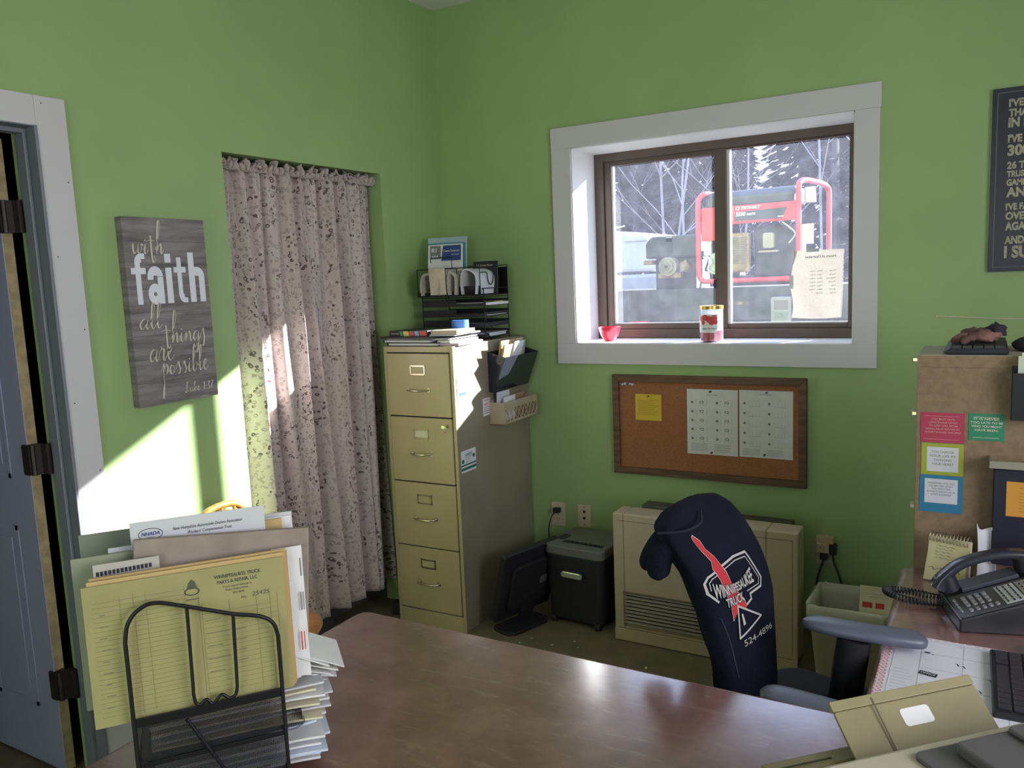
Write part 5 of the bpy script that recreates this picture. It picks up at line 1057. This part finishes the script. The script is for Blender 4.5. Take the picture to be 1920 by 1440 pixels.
# ------------------------------------------------------------------ wooden chair behind the front desk
wc = thing('wooden_chair', 'orange-brown wooden spindle chair between the front desk and the left wall', 'chair', loc=(.42, -1.80, 0))
OAK = mat('orange_varnished_wood', (.50, .19, .045), .3, var=.35, vscale=12, stretch=(1, 5, 1), coat=.4)
fin('seat', G().lathe([(.0, .425), (.17, .425), (.205, .438), (.212, .450), (.20, .457), (.12, .448), (0, .446)], (.400, -1.795, 0), 40), OAK, wc, smooth=True)
hp_ = smooth2([(.235, -1.895, .45), (.215, -1.895, .62), (.205, -1.880, .76), (.20, -1.82, .838), (.20, -1.745, .856), (.20, -1.67, .838), (.205, -1.61, .76), (.215, -1.595, .62), (.235, -1.645, .45)], 6)
fin('back_hoop', G().tube(hp_, .012, 10), OAK, wc, smooth=True)
for k in range(5):
    y = -1.855 + k * .055; fin('spindle', G().tube([(.225, y, .45), (.203, y, .845 - .004 * abs(k - 2) ** 2.5)], .006, 8), OAK, wc, smooth=True)
for x, y in ((.29, -1.90), (.29, -1.69), (.51, -1.90), (.51, -1.69)):
    dx, dy = (x - .40) * .35, (y + 1.795) * .35; fin('leg', G().tube([(x, y, .435), (x + dx * .6, y + dy * .6, .22), (x + dx, y + dy, 0)], [.014, .018, .012], 12), OAK, wc, smooth=True)
    
# ------------------------------------------------------------------ desk organizer with forms and envelopes
ORG = frame((1.35, -2.88, DZT), (.611, .792, 0), (-.792, .611, 0))
org = thing('wire_desk_organizer', 'black wire and mesh desk organizer with an arched front on the front desk', 'organizer', ORG)
OW, OD = .231, .30
def wire(*paths, r=.0034, n=10):
    g = G(ORG)
    for p in paths: g.tube(p, r, n)
    return g
arch = [(0, 0, .006), (0, 0, .30)] + smooth2([(.0, 0, .308), (.006, 0, .336), (.022, 0, .356), (.048, 0, .364), (.094, 0, .349), (.162, 0, .323), (.205, 0, .310), (.225, 0, .294), (OW, 0, .270)], 5) + [(OW, 0, .2), (OW, 0, .006)]
fin('front_arch', wire(arch), BLACKM, org, smooth=True)
fin('divider_wire', wire([(.094, -.001, .347), (.092, -.001, .21)] + smooth2([(.0915, -.001, .20), (.094, -.001, .184), (.101, -.001, .180), (.111, -.001, .186), (.120, -.001, .176), (.134, -.001, .189), (.146, -.001, .180), (.156, -.001, .184), (.1595, -.001, .197)], 5) + [(.160, -.001, .21), (.163, -.001, .322)], r=.0028), BLACKM, org, smooth=True)
fin('rear_frame', wire([(0, OD, .006), (0, OD, .20)] + smooth2([(0, OD, .25), (.03, OD, .30), (.115, OD, .32), (.20, OD, .30), (OW, OD, .25)], 5) + [(OW, OD, .006)]), BLACKM, org, smooth=True)
fin('diagonal_wire', wire([(.078, -.002, .160), (.132, -.002, .050)], r=.0030), BLACKM, org)
def mesh_mat(ax=1):
    m = mat('black_wire_mesh', (.015, .015, .018), .5); nt = m.node_tree; b = nt.nodes['Principled BSDF']; t = nt.nodes.new('ShaderNodeTexCoord'); s_ = nt.nodes.new('ShaderNodeSeparateXYZ'); nt.links.new(t.outputs['Object'], s_.inputs[0])
    outs = []
    for e in range(3):
        a = nt.nodes.new('ShaderNodeMath'); a.operation = 'MULTIPLY'; a.inputs[1].default_value = 1650; nt.links.new(s_.outputs[e], a.inputs[0]); q = nt.nodes.new('ShaderNodeMath'); q.operation = 'SINE'; nt.links.new(a.outputs[0], q.inputs[0]); c = nt.nodes.new('ShaderNodeMath'); c.operation = 'ABSOLUTE'; nt.links.new(q.outputs[0], c.inputs[0]); outs.append(c)
    m1 = nt.nodes.new('ShaderNodeMath'); m1.operation = 'MINIMUM'; nt.links.new(outs[0].outputs[0], m1.inputs[0]); nt.links.new(outs[ax].outputs[0], m1.inputs[1])
    c = nt.nodes.new('ShaderNodeMath'); c.operation = 'LESS_THAN'; c.inputs[1].default_value = .45; nt.links.new(m1.outputs[0], c.inputs[0]); nt.links.new(c.outputs[0], b.inputs['Alpha']); return m
MESHM = mesh_mat()
for k, z in enumerate((.017, .096, .166)):
    tr_ = fin('tray', G(ORG).box(.0, OW, .002, OD, z, z + .0015), MESHM, org)
    fin('tray_rim', G(ORG).box(0, OW, .0, .003, z - .004, z + (.011 if k == 2 else .004)).box(0, .003, .003, OD, z - .004, z + .004).box(OW - .003, OW, .003, OD, z - .004, z + .004).box(0, OW, OD - .003, OD, z - .004, z + .006), BLACKM, tr_, bevel=.001)
MESHM2 = mesh_mat(2)
for z0_, z1_ in ((.012, .092), (.100, .162)): fin('mesh_panel', G(ORG).box(.002, OW - .002, .0045, .0055, z0_, z1_), MESHM2, org)
fin('tray_ear', G(ORG).box(OW + .0, OW + .030, .012, .05, .096, .122).tube(smooth2([(OW, .012, .094), (OW + .018, .012, .093), (OW + .032, .012, .100), (OW + .030, .012, .112)], 4), .002, 6), MESHM, org)
# upright stack in the top tray
def plate(name, label, cat, M_, x0, x1, z0, z1, y, t_, m_, lean=0, bevel=0, roll=0):
    L_ = M_ @ Matrix.Translation((0, y, z0)) @ Matrix.Rotation(math.radians(roll), 4, 'Y') @ Matrix.Rotation(math.radians(-lean), 4, 'X'); r = thing(name, label, cat, L_)
    fin('sheet', G(L_).box(x0, x1, 0, t_, 0, z1 - z0), m_, r, bevel=bevel)
    F_ = frame(L_ @ V((x0, 0, 0)), L_.to_3x3() @ V((1, 0, 0)), L_.to_3x3() @ V((0, 0, 1))); return r, F_
TR = .1685
r, F_ = plate('work_order_form', 'yellow-green printed work order form at the front of the wire organizer', 'form', ORG, -.056, .250, TR, .400, .012, .002, YELP, 2)
g = G(F_); A, B = .306, .2315
for x in (.052, .072, .090, .148, .168): g.box(x, x + .0005, .012, B - .022, .0002, .0005)
for k in range(25): g.box(.012, .150, .016 + k * .0078, .0163 + k * .0078, .0002, .0005)
for k in range(17): g.box(.172, .292, .020 + k * .0085, .0203 + k * .0085, .0002, .0005)
for x in (.172, .215, .258, .280, .292): g.box(x, x + .0005, .012, B - .058, .0002, .0005)
for k in range(9): g.box(.020 + .001 * (k % 3), .030 + .004 * (k % 2), .03 + k * .019, .0318 + k * .019, .0002, .0006)
for k in range(5): g.box(.176, .200 + (k % 2) * .012, .055 + k * .022, .0566 + k * .022, .0002, .0006); g.box(.220, .238, .066 + k * .018, .0674 + k * .018, .0002, .0006)
fin('form_lines', g, INKY, r)
g = G(F_); g.text('WINNIPESAUKEE TRUCK', .195, B - .020, .0062, w=.074, bold=.02).text('PARTS & REPAIR, LLC', .199, B - .0295, .0060, w=.064, bold=.02).text('Truck repair and parts', .207, B - .037, .0036, w=.046).text('State inspections', .211, B - .0425, .0034, w=.036).text('524-4896', .222, B - .049, .0036)
g.text('No.', .235, B - .060, .005).text('25425', .252, B - .0585, .0075, w=.028, shear=.2)
g.tube([(.160 + .011 * math.cos(t), B - .034 + .006 * math.sin(t), .0005) for t in [2 * PI * i / 14 for i in range(14)]], .0009, 4, closed=True).prism([(.152, B - .030), (.168, B - .030), (.165, B - .018), (.160, B - .014), (.155, B - .020)], .0002, .0006).box(.150, .170, B - .048, B - .0465, .0002, .0006)
fin('letterhead', g, mat('dark_olive_ink', (.085, .085, .06), .8), r)
for k, (dx, dz) in enumerate(((.003, .006), (.006, .004), (.008, .008), (.010, .003))):
    plate('manila_folder', ('manila folder directly behind the work order form', 'second manila folder behind the work order form', 'third manila folder, tallest behind the work order form', 'rearmost manila folder behind the work order form')[k], 'folder', ORG, -.050 + dx * .6, .250 + dx, TR, .400 + dz, .0165 + k * .0050, .004, MANILA, 2)
r, F_ = plate('padded_envelope', 'crumpled brown-grey envelope behind the manila folders', 'envelope', ORG, .0, .284, TR + .016, .452, .060, .012, mat('greyish_kraft', (.33, .275, .22), .8, var=.25, vscale=12, bump=.4, bscale=20), 2, .003, 4.5)
r, F_ = plate('label_sheet', 'pale label sheet with sideways print at the left behind the folders', 'paper', ORG, -.040, .058, TR, .4235, .050, .002, mat('pale_label', (.46, .44, .38), .8), 1)
g = G(F_ @ Matrix.Translation((.058, .205, .0005)) @ Matrix.Rotation(PI / 2, 4, 'Z')); g.text('VOL. 12', .0, 0, .006, z=0).text('Parts', .014, -.012, .005, z=0).text('Service', .010, -.020, .005, z=0).text('VOL. 11', .0, .024, .006, z=0); fin('print', g, INK, r)
g = G(F_)
for k in range(14): g.box(.004 + k * .006, .008 + k * .006, .236 + k * .0002, .243 + k * .0002, .0002, .0010)
fin('binding_holes', g, INK, r)
r, F_ = plate('letter', 'white letter with an association letterhead behind the brown envelope', 'letter', ORG, .016, .232, TR, .474, .088, .0015, WHITE2, 1)
g = G(F_); B = .3055; g.text('New Hampshire Automobile Dealers Association', .066, B - .0215, .0058, w=.112, shear=.2).text("Workers' Compensation Trust", .088, B - .0310, .0058, w=.072, shear=.2).tube([(.031 + .019 * math.cos(t), B - .0225 + .0095 * math.sin(t), .0004) for t in [2 * PI * i / 20 for i in range(20)]], .0005, 4, closed=True); fin('letterhead', g, INK, r)
fin('emblem_lettering', G(F_).text('NHADA', .031, B - .0245, .0060, w=.029, align='C', bold=.03, shear=.3).text('TRUST', .031, B - .0305, .003, align='C'), INKB, r)
for k, (lb, x0, x1, z1, y, m_) in enumerate((('dull green folder at the far left behind the forms', -.075, .10, .428, .085, mat('dull_green', (.26, .28, .20), .8)), ('grey sheet above the dull green folder', -.020, .20, .434, .097, WHITE2), ('cream file tab right of the white letter', .225, .262, .442, .105, MANILA), ('white file tops right of the letter', .20, .278, .443, .112, WHITE), ('white file bundle at the rear of the organizer', .20, .285, .440, .150, WHITE), ('grey envelope between the letter and the brown envelope', .15, .278, .424, .078, WHITE2), ('dark-edged folder at the rear left of the organizer', -.070, .12, .445, .165, mat('grey_green', (.22, .24, .19), .8)))):
    plate('file_folder', lb, 'folder', ORG, x0, x1, TR, z1, y, .0035, m_, 1)
for k in range(3):
    r, F_ = plate('edge_form', ('striped white form at the top right edge of the upright files', 'striped white form halfway down the right edge of the upright files', 'red-lined white form low at the right edge of the upright files')[k], 'form', ORG @ Matrix.Translation((0, 0, 0)) , .235, (.286, .268, .262)[k], TR, (.405, .345, .275)[k], .046 - k * .004, .0015, WHITE, 1)
    h0 = (.405, .345, .275)[k] - TR; g = G(F_); g.box(.046 - k * .004, .048 - k * .004, h0 - .055, h0 - .022, .0003, .0006).box(.051 - k * .004, .0525 - k * .004, h0 - .055, h0 - .022, .0003, .0006); fin('stripe', g, INKG if k < 2 else RED, r)
# envelopes and sheets lying in the lower trays, ends fanned out to the right
random.seed(21)
ORD = ['lowest', 'second lowest', 'third from the bottom', 'fourth from the bottom', 'middle', 'fourth from the top', 'third from the top', 'second from the top', 'topmost']
def sheetpile(n, z0, dz, x1a, x1b, seedy, droop, grp, lbl, y0=.03, y1=.16, mats=(WHITE, WHITE2)):
    for k in range(n):
        xe = random.uniform(x1a, x1b); yw = random.uniform(-.012, .012); z = z0 + k * dz; dr = droop * (1 - k / n) + random.uniform(-.004, .004); a = random.uniform(-3, 3)
        M_ = ORG @ Matrix.Translation((.02, y0 + yw, z)) @ Matrix.Rotation(math.radians(a), 4, 'Z')
        g = G(M_); g.grid(lambda u, v: (u * (xe - .02), v * (y1 - y0), -dr * max(0, (u - .65) / .35) ** 2), 10, 2)
        solo('envelope', g, mats[k % len(mats)], lbl + ', ' + (ORD if n == 9 else ORD[:4] + ORD[5:])[k], 'envelope', grp, solid=dz * .55)
sheetpile(8, .020, .0078, .285, .312, 1, .004, 'envelopes in the bottom tray of the wire organizer', 'envelope fanned out of the bottom tray of the wire organizer', mats=(WHITE, mat('bluish_paper', (.60, .66, .78), .8)))
sheetpile(9, .100, .0066, .290, .322, 2, .003, 'envelopes in the middle tray of the wire organizer', 'envelope fanned out of the middle tray of the wire organizer', mats=(WHITE, CREAM, WHITE2))
for k, (lb, xe, a, z, tilt) in enumerate((('topmost white envelope with a small printed box, leaning beside the folders', .318, 6, .205, 16), ('white envelope just under the topmost leaning one', .345, -3, .196, 14), ('long white envelope jutting furthest right', .335, 2, .190, 12), ('pale envelope at the bottom of the leaning bundle', .322, -1, .184, 10), ('creased envelope under the leaning bundle', .328, 4, .179, 8), ('envelope turned slightly outward under the leaning bundle', .334, -4, .174, 6), ('flat envelope on which the leaning bundle rests', .318, 1, .169, 4))):
    M_ = ORG @ Matrix.Translation((xe, .045 + .006 * k, z - .030 - .001 * k)) @ Matrix.Rotation(math.radians(a), 4, 'Z') @ Matrix.Rotation(math.radians(tilt * 1.9), 4, 'Y')
    r = thing('envelope', lb, 'envelope', M_); fin('sheet', G(M_).box(-.20, 0, 0, .12, 0, .0018), WHITE, r)
    if k == 0:
        g = G(M_); x, y = -.055, .018
        g.box(x, x + .028, y, y + .0006, .0018, .0021).box(x, x + .028, y + .022, y + .0226, .0018, .0021).box(x, x + .0006, y, y + .022, .0018, .0021).box(x + .028, x + .0286, y, y + .022, .0018, .0021).box(x + .014, x + .0146, y, y + .022, .0018, .0021); fin('printed_box', g, INKG, r)

# ------------------------------------------------------------------ office machine at the lower right
MC = frame((2.331, -2.628, DZT), (.705, .71, 0), (-.71, .705, 0))
mc = thing('fax_machine', 'cream office machine with an olive paper tray in the lower right corner', 'fax machine', MC)
CRM = mat('aged_cream_plastic', (.50, .455, .34), .5, var=.05, vscale=10); OLV = mat('aged_olive_plastic', (.235, .205, .09), .5, var=.12, vscale=9); GRL = mat('grey_plastic_lid', (.105, .098, .10), .5)
fin('machine_body', G(MC).rr(0, .62, -.34, 0, .0, .23, .03), CRM, mc, bevel=.008)
fin('flat_lid', G(MC).rr(.138, .60, -.31, -.022, .23, .236, .012), GRL, mc, bevel=.002)
fin('raised_lid', G(MC).rr(.185, .60, -.29, -.040, .236, .252, .010), GRL, mc, bevel=.004)
fin('raised_lid', G(MC).rr(.262, .60, -.15, -.044, .252, .259, .006), GRL, mc, bevel=.003)
sl = V((0, .045, .040)).normalized()
TRM = frame(MC @ V((.110, .0, .150)), MC.to_3x3() @ V((1, 0, 0)), MC.to_3x3() @ V((0, sl.y, sl.z)))
ptr = fin('paper_tray', G(TRM).rr(0, .237, 0, .125, -.004, 0, .003), OLV, mc, bevel=.001)
ptr2 = fin('paper_tray', G(TRM).rr(-.003, .236, .125, .139, -.002, .004, .003), OLV, mc, bevel=.001)
fin('groove', G(TRM).add([(.062, .134, .0045), (.0645, .134, .0045), (.0645, .0, .0006), (.062, .0, .0006)], [(0, 3, 2, 1)]), mat('dark_olive', (.07, .06, .03), .7), ptr)
fin('white_sticker', G(TRM).rr(.098, .146, .088, .112, .0, .0008, .005), WHITE, ptr)
fin('guide_bar', G(MC).box(-.004, .140, .066, .096, .150, .178).box(.0, .15, .0, .066, .150, .158), OLV, mc, bevel=.003)
fin('guide_slot', G(MC).box(.008, .095, .076, .079, .1775, .179), mat('slot_dark_olive', (.05, .045, .025), .8), mc)
fin('rear_ledge', G(MC).box(.345, .60, .0, .040, .165, .185), OLV, mc, bevel=.002)
solo('paper_stack', G(RZ(2.565, -2.215, DZT, -8)).box(0, .13, 0, .08, 0, .060).box(.02, .13, .01, .07, .060, .075), mat('mint_slips', (.50, .56, .48), .8), 'stack of pale mint slips behind the fax machine', 'papers')

# ------------------------------------------------------------------ scraps on the floor
random.seed(5)
for k, (x, y) in enumerate(((.79, -.60), (.755, -.66), (.90, -.62), (.97, -.56), (.93, -.69), (1.01, -.60), (1.10, -.98), (.83, -.70), (1.42, -.80), (1.35, -.66), (.70, -.62))):
    a = random.uniform(0, 6); s_ = random.uniform(.004, .008); M_ = Matrix.Translation((x, y, .0005)) @ Matrix.Rotation(a, 4, 'Z')
    solo('paper_scrap', G(M_).add([(0, 0, 0), (s_ * 2, .001, .001), (s_ * 1.7, s_, .002), (.001, s_ * .8, 0), (0, 0, .001), (s_ * 2, .001, .002), (s_ * 1.7, s_, .003), (.001, s_ * .8, .001)], [(0, 3, 2, 1), (4, 5, 6, 7), (0, 1, 5, 4), (1, 2, 6, 5), (2, 3, 7, 6), (3, 0, 4, 7)]), WHITE, 'tiny white paper scrap on the floor in front of the shredder and heater', 'scrap', 'paper scraps on the floor')
bx = thing('cord_box', 'small grey box at the foot of the curtain', 'box', loc=(.06, -.60, 0)); fin('box_body', G(RZ(.04, -.66, .0, 20)).box(0, .035, 0, .05, 0, .06), BLACK, bx, bevel=.003); fin('box_face', G(RZ(.04, -.66, .0, 20)).box(.0355, .037, .004, .046, .008, .056), WHITE2, bx)

# ------------------------------------------------------------------ outdoors
struct('ground', G().box(-60, 60, .31, 90, -.35, -.25), GROUND)
fb = thing('flatbed_trailer', 'weathered dark-sided flatbed just outside the window', 'trailer', loc=(1.1, 2.2, -.25))
BOARD = mat('weathered_dark_board', (.055, .052, .062), .8, var=.6, vscale=9, col2=(.018, .017, .022), detail=8)
for k in range(4): fin('side_board', G().box(-.9, 3.0, 1.455, 1.50, .66 + k * .21, .66 + k * .21 + .205), BOARD, fb, bevel=.004)
fin('deck', G().box(-.9, 3.0, 1.50, 3.0, 1.42, 1.475), BOARD, fb)
for x in (-.5, 2.6): fin('wheel', G().cyl((x, 1.56, .15), (x, 1.80, .15), .40, n=28), BLACK, fb, smooth=True)
fin('chassis', G().box(-.8, 2.9, 1.6, 1.7, .50, 1.42).box(-.8, 2.9, 2.6, 2.7, -.25, 1.42), BOARD, fb)
eb = thing('utility_box', 'pale small meter box mounted on the flatbed side', 'box', back(1.385, 1.275, 1.455)); EM = back(1.385, 1.275, 1.454)
fin('box_body', G(EM).rr(0, .115, 0, .155, 0, .04, .012), mat('pale_grey_box', (.20, .18, .20), .5), eb, bevel=.003); fin('box_window', G(EM).box(.02, .10, .08, .135, .04, .042), mat('brown_pane', (.11, .085, .085), .3), eb); fin('box_dial', G(EM).box(.02, .10, .02, .068, .040, .042).tube([(.058 + .012 * math.cos(t), .044 + .012 * math.sin(t), .043) for t in [2 * PI * i / 12 for i in range(12)]], .0015, 5, closed=True), mat('grey_dial', (.15, .14, .15), .5), eb)
ge = thing('generator', 'red-framed portable generator standing on the flatbed outside', 'generator', loc=(1.22, 1.72, 1.475))
def ftube(p, r=.0165): return G().tube(p, r, 12)
fl = [(.915, 1.52, 1.60)] + smooth2([(.915, 1.52, 2.02), (.918, 1.52, 2.06), (.935, 1.54, 2.085), (.965, 1.60, 2.09)], 4)
fin('frame_tube', ftube(smooth2([(1.53, 1.52, 1.535), (1.25, 1.52, 1.535), (.98, 1.52, 1.535), (.93, 1.52, 1.548), (.912, 1.52, 1.60), (.912, 1.52, 1.80), (.912, 1.52, 2.00), (.918, 1.525, 2.055), (.945, 1.55, 2.085), (.955, 1.65, 2.09), (.955, 1.9, 2.09), (.955, 1.95, 2.05), (.95, 1.95, 1.60)], 5)), REDP, ge, smooth=True)
fin('frame_tube', ftube(smooth2([(1.525, 1.52, 1.505), (1.525, 1.52, 1.80), (1.525, 1.52, 2.06), (1.530, 1.535, 2.105), (1.555, 1.60, 2.118), (1.60, 1.80, 2.112), (1.625, 1.90, 2.09), (1.632, 1.92, 2.03), (1.632, 1.92, 1.8), (1.632, 1.92, 1.50)], 5)), REDP, ge, smooth=True)
fin('frame_tube', ftube([(.95, 1.95, 1.60), (1.0, 1.94, 1.535), (1.63, 1.92, 1.535)]), REDP, ge, smooth=True)
g = G(); g.loft([[(x, y, z) for y, z in ((1.56, 1.99), (1.56, 2.055), (1.60, 2.095), (1.88, 2.095), (1.92, 2.055), (1.92, 1.99))] for x in (.945, 1.495)]); fin('fuel_tank', g, mat('dark_tank', (.03, .03, .036), .4), ge, bevel=.015)
fin('fuel_cap', G().tube([(1.575, 1.60, 1.985), (1.575, 1.60, 2.075)], [.036, .032], 18), CLEARP, ge, smooth=True)
fin('control_panel', G().box(.93, 1.515, 1.535, 1.56, 1.885, 1.998), REDP, ge, bevel=.004)
fin('side_shroud', G().prism([(.925, 1.79), (.925, 1.995), (1.13, 1.995), (1.13, 1.895), (1.06, 1.79)], 0, .03) if False else G(back(0, 0, 1.552)).prism([(.927, 1.79), (.927, 1.995), (1.14, 1.995), (1.14, 1.90), (1.085, 1.875), (1.06, 1.79)], 0, .022), REDP, ge, bevel=.003)
PF = back(0, 0, 1.5345)
fin('decal', G(PF).prism([(1.125, 1.902), (1.145, 1.955), (1.455, 1.965), (1.425, 1.902)], 0, .001), mat('decal_black', (.04, .04, .06), .4), ge)
fin('lettering', G(PF).text('TROY-BILT', 1.175, 1.971, .018, w=.118, z=.001, bold=.03, shear=.15).text('5550', 1.145, 1.932, .022, w=.058, z=.0016, bold=.02, shear=.2).text('WATTS', 1.212, 1.932, .014, w=.052, z=.0016, bold=.02, shear=.2).tube([(1.158 + .010 * math.cos(t), 1.980 + .010 * math.sin(t), .001) for t in [2 * PI * i / 12 for i in range(12)]], .002, 4, closed=True).box(1.40, 1.432, 1.910, 1.915, .001, .0016), WINK, ge)
fin('engine_block', G().box(1.24, 1.50, 1.60, 1.90, 1.55, 1.86).box(.97, 1.12, 1.58, 1.88, 1.56, 1.80).box(1.0, 1.5, 1.6, 1.9, 1.50, 1.56), ENG, ge, bevel=.012)
mf = fin('muffler_guard', G().box(1.105, 1.225, 1.54, 1.60, 1.585, 1.83), RUST, ge, bevel=.012)
for k in range(13): fin('louvre', G().box(1.125, 1.165, 1.536, 1.541, 1.64 + k * .013, 1.646 + k * .013).box(1.172, 1.212, 1.536, 1.541, 1.64 + k * .013, 1.646 + k * .013), mat('louvre_dark', (.12, .09, .08), .8) if k == 0 else bpy.data.materials['louvre_dark'], mf)
fin('air_filter', G(back(1.305, 1.725, 1.56)).rr(0, .065, 0, .095, -.04, .01, .014).box(-.03, .09, -.025, -.012, -.05, .005), mat('cream_filter', (.28, .22, .18), .6), ge, bevel=.006)
fin('recoil_cover', G().cyl((1.02, 1.545, 1.66), (1.02, 1.58, 1.66), .055, n=24).cyl((1.0, 1.54, 1.61), (1.0, 1.58, 1.61), .03, n=16), mat('steel_grey', (.35, .35, .37), .4, metal=.5), ge, smooth=True)
fin('outlet_box', G().box(.94, .985, 1.54, 1.56, 1.70, 1.785).box(1.53, 1.59, 1.60, 1.64, 1.74, 1.86).tube(smooth2([(1.42, 1.56, 1.88), (1.47, 1.55, 1.84), (1.50, 1.55, 1.80), (1.46, 1.56, 1.75)], 4), .005, 6).tube(smooth2([(.96, 1.53, 1.70), (.99, 1.52, 1.66), (.97, 1.52, 1.61), (1.03, 1.53, 1.58), (1.08, 1.53, 1.60)], 5), .006, 6), CLEARP, ge)
en = thing('small_engine', 'rusty small engine with a round flywheel beside the red generator', 'engine', loc=(.68, 1.75, 1.475))
fin('shroud', G(back(0, 0, 1.66)).prism([(.500, 1.70), (.500, 1.80), (.54, 1.845), (.86, 1.845), (.88, 1.80), (.88, 1.70)], -.25, 0), ENG, en, bevel=.012)
fin('crankcase', G().box(.56, .84, 1.68, 1.90, 1.48, 1.70), ENG, en, bevel=.015)
fin('flywheel', G().cyl((.675, 1.60, 1.642), (.675, 1.68, 1.642), .062, n=28).cyl((.675, 1.585, 1.642), (.675, 1.60, 1.642), .040, n=24).cyl((.675, 1.575, 1.642), (.675, 1.585, 1.642), .020, n=18), mat('pale_rusty_steel', (.27, .21, .17), .6, var=.4, vscale=14), en, smooth=True)
fin('hub', G().cyl((.675, 1.568, 1.642), (.675, 1.575, 1.642), .010, n=14), ENG, en)
fin('bracket', G().box(.60, .76, 1.62, 1.70, 1.565, 1.60).box(.50, .56, 1.62, 1.70, 1.66, 1.69), RUST, en, bevel=.004)
fin('carburettor', lump((.785, 1.64, 1.63), (.04, .03, .045), 4, amp=.35), RUST, en, smooth='all')
fin('label', G(back(.645, 1.806, 1.661)).box(0, .045, 0, .03, 0, .001), WHITE, en)
tk = thing('truck_cap', 'white fibreglass truck cap and bed beyond the flatbed', 'vehicle', loc=(-.9, 4.1, -.25))
FM3 = lambda y: [(-2.6, y, 1.62), (-.10, y, 1.62), (-.06, y, 1.74), (-.10, y, 1.90), (-.30, y, 1.985), (-.7, y, 2.03), (-2.4, y, 2.03), (-2.6, y, 1.9)]
fin('cap_shell', G().loft([FM3(3.5), FM3(5.0)]), SNOWW, tk, bevel=.03); fin('bed_side', G().box(-2.9, -.06, 3.45, 5.05, .45, 1.60), mat('white_bed_side', (.26, .27, .30), .4), tk, bevel=.03)
fin('cap_window', G().box(-2.3, -.55, 3.485, 3.50, 1.70, 1.88), mat('tinted', (.25, .27, .30), .1), tk, bevel=.01); fin('cap_vent', G().box(-.40, -.18, 3.48, 3.52, 1.90, 1.955), SNOWW, tk, bevel=.01)
for x in (-2.4, -.6): fin('wheel', G().cyl((x, 3.5, .12), (x, 3.75, .12), .37, n=24), BLACK, tk, smooth=True)
# woods
def bare_tree(x, y, h, seed, label, grp, m_=TREEB, r0=.05, lean=0):
    random.seed(seed); g = G(); cnt = [0]
    def br(p, d, l, r, dep):
        pts = [p]; q = V(p); dd = V(d)
        for i in range(4): dd = (dd + V((random.uniform(-.14, .14), random.uniform(-.14, .14), random.uniform(-.02, .10)))).normalized(); q = q + dd * l / 4; pts.append(q.copy())
        g.tube(pts, [r, r * .85, r * .7, r * .55, r * .35], 4 if dep else 6); cnt[0] += 1
        if dep < 3:
            for k in range((10, 6, 4)[dep]):
                t = random.uniform(.25 if dep == 0 else .2, 1); i = min(3, int(t * 4)); s_ = pts[i].lerp(pts[i + 1], t * 4 - i); a = random.uniform(0, 6.28); up = random.uniform(.5, 1.3)
                br(s_, V((math.cos(a), math.sin(a), up)).normalized(), l * random.uniform(.28, .48), r * .42, dep + 1)
    br(V((x, y, -.25)), V((lean, 0, 1)).normalized(), h, r0, 0)
    o = solo('bare_tree', g, m_, label, 'tree', grp, loc=(x, y, -.25)); return o
for k, (x, y, h, m_, lb, r_) in enumerate(((-1.55, 9.2, 6.5, TREEB, 'pale slender bare tree nearest the white truck cap', .026), (-.95, 9.6, 5.6, TREEB, 'pale forked bare tree left of the red generator', .024), (.35, 10.5, 8, TREEB, 'pale bare tree behind the left part of the generator', .026), (1.15, 8.6, 7.5, TREEB, 'pale bare tree behind the right end of the generator', .02))):
    bare_tree(x, y, h, 100 + k, lb, None, m_, r_)
random.seed(77); spots = [(random.uniform(-11, 4.5), random.uniform(10, 17)) for _ in range(22)]
for k, (x, y) in enumerate(spots):
    if abs(math.atan2(x - 1.4, y) - .64) < .25: continue
    bare_tree(x, y, random.uniform(6, 10), 200 + k, 'leafless tree among the hazy woods beyond the flatbed', 'leafless trees in the woods', TREEB if k % 3 else TREED, .032)
def evergreen(x, y, h, seed):
    random.seed(seed); r = thing('evergreen_tree', 'dark evergreen tree in the hazy woods beyond the flatbed', 'tree', loc=(x, y, -.25), group='evergreens in the woods')
    fin('trunk', G().tube([(x, y, -.25), (x, y, h)], [.12, .02], 6), TREED, r); g = G()
    for i in range(int(h * 120)):
        t = random.random() ** .8; z = .6 + t * (h - .6); R = (1 - t) * h * .24 + .12; a = random.uniform(0, 6.28); rr_ = R * random.uniform(.35, 1.05); c = V((x + rr_ * math.cos(a), y + rr_ * math.sin(a), z - rr_ * .35)); s_ = random.uniform(.10, .26)
        d = V((math.cos(a), math.sin(a), -.3)); p = d.cross(V((0, 0, 1))).normalized()
        g.add([c - d * s_, c + p * s_ * .35 + V((0, 0, .03)), c + d * s_ * 1.1, c - p * s_ * .35 + V((0, 0, .02)), c + V((0, 0, -s_ * .35))], [(0, 1, 2, 3), (0, 4, 2), (1, 4, 3)])
    tag(fin('foliage', g, GREENF, r), kind='stuff')
random.seed(9); ev = [(random.uniform(-13, 3.5), random.uniform(13, 24), random.uniform(5, 9)) for _ in range(34)]
for k, (x, y, h) in enumerate(ev): evergreen(x, y, h, 300 + k)
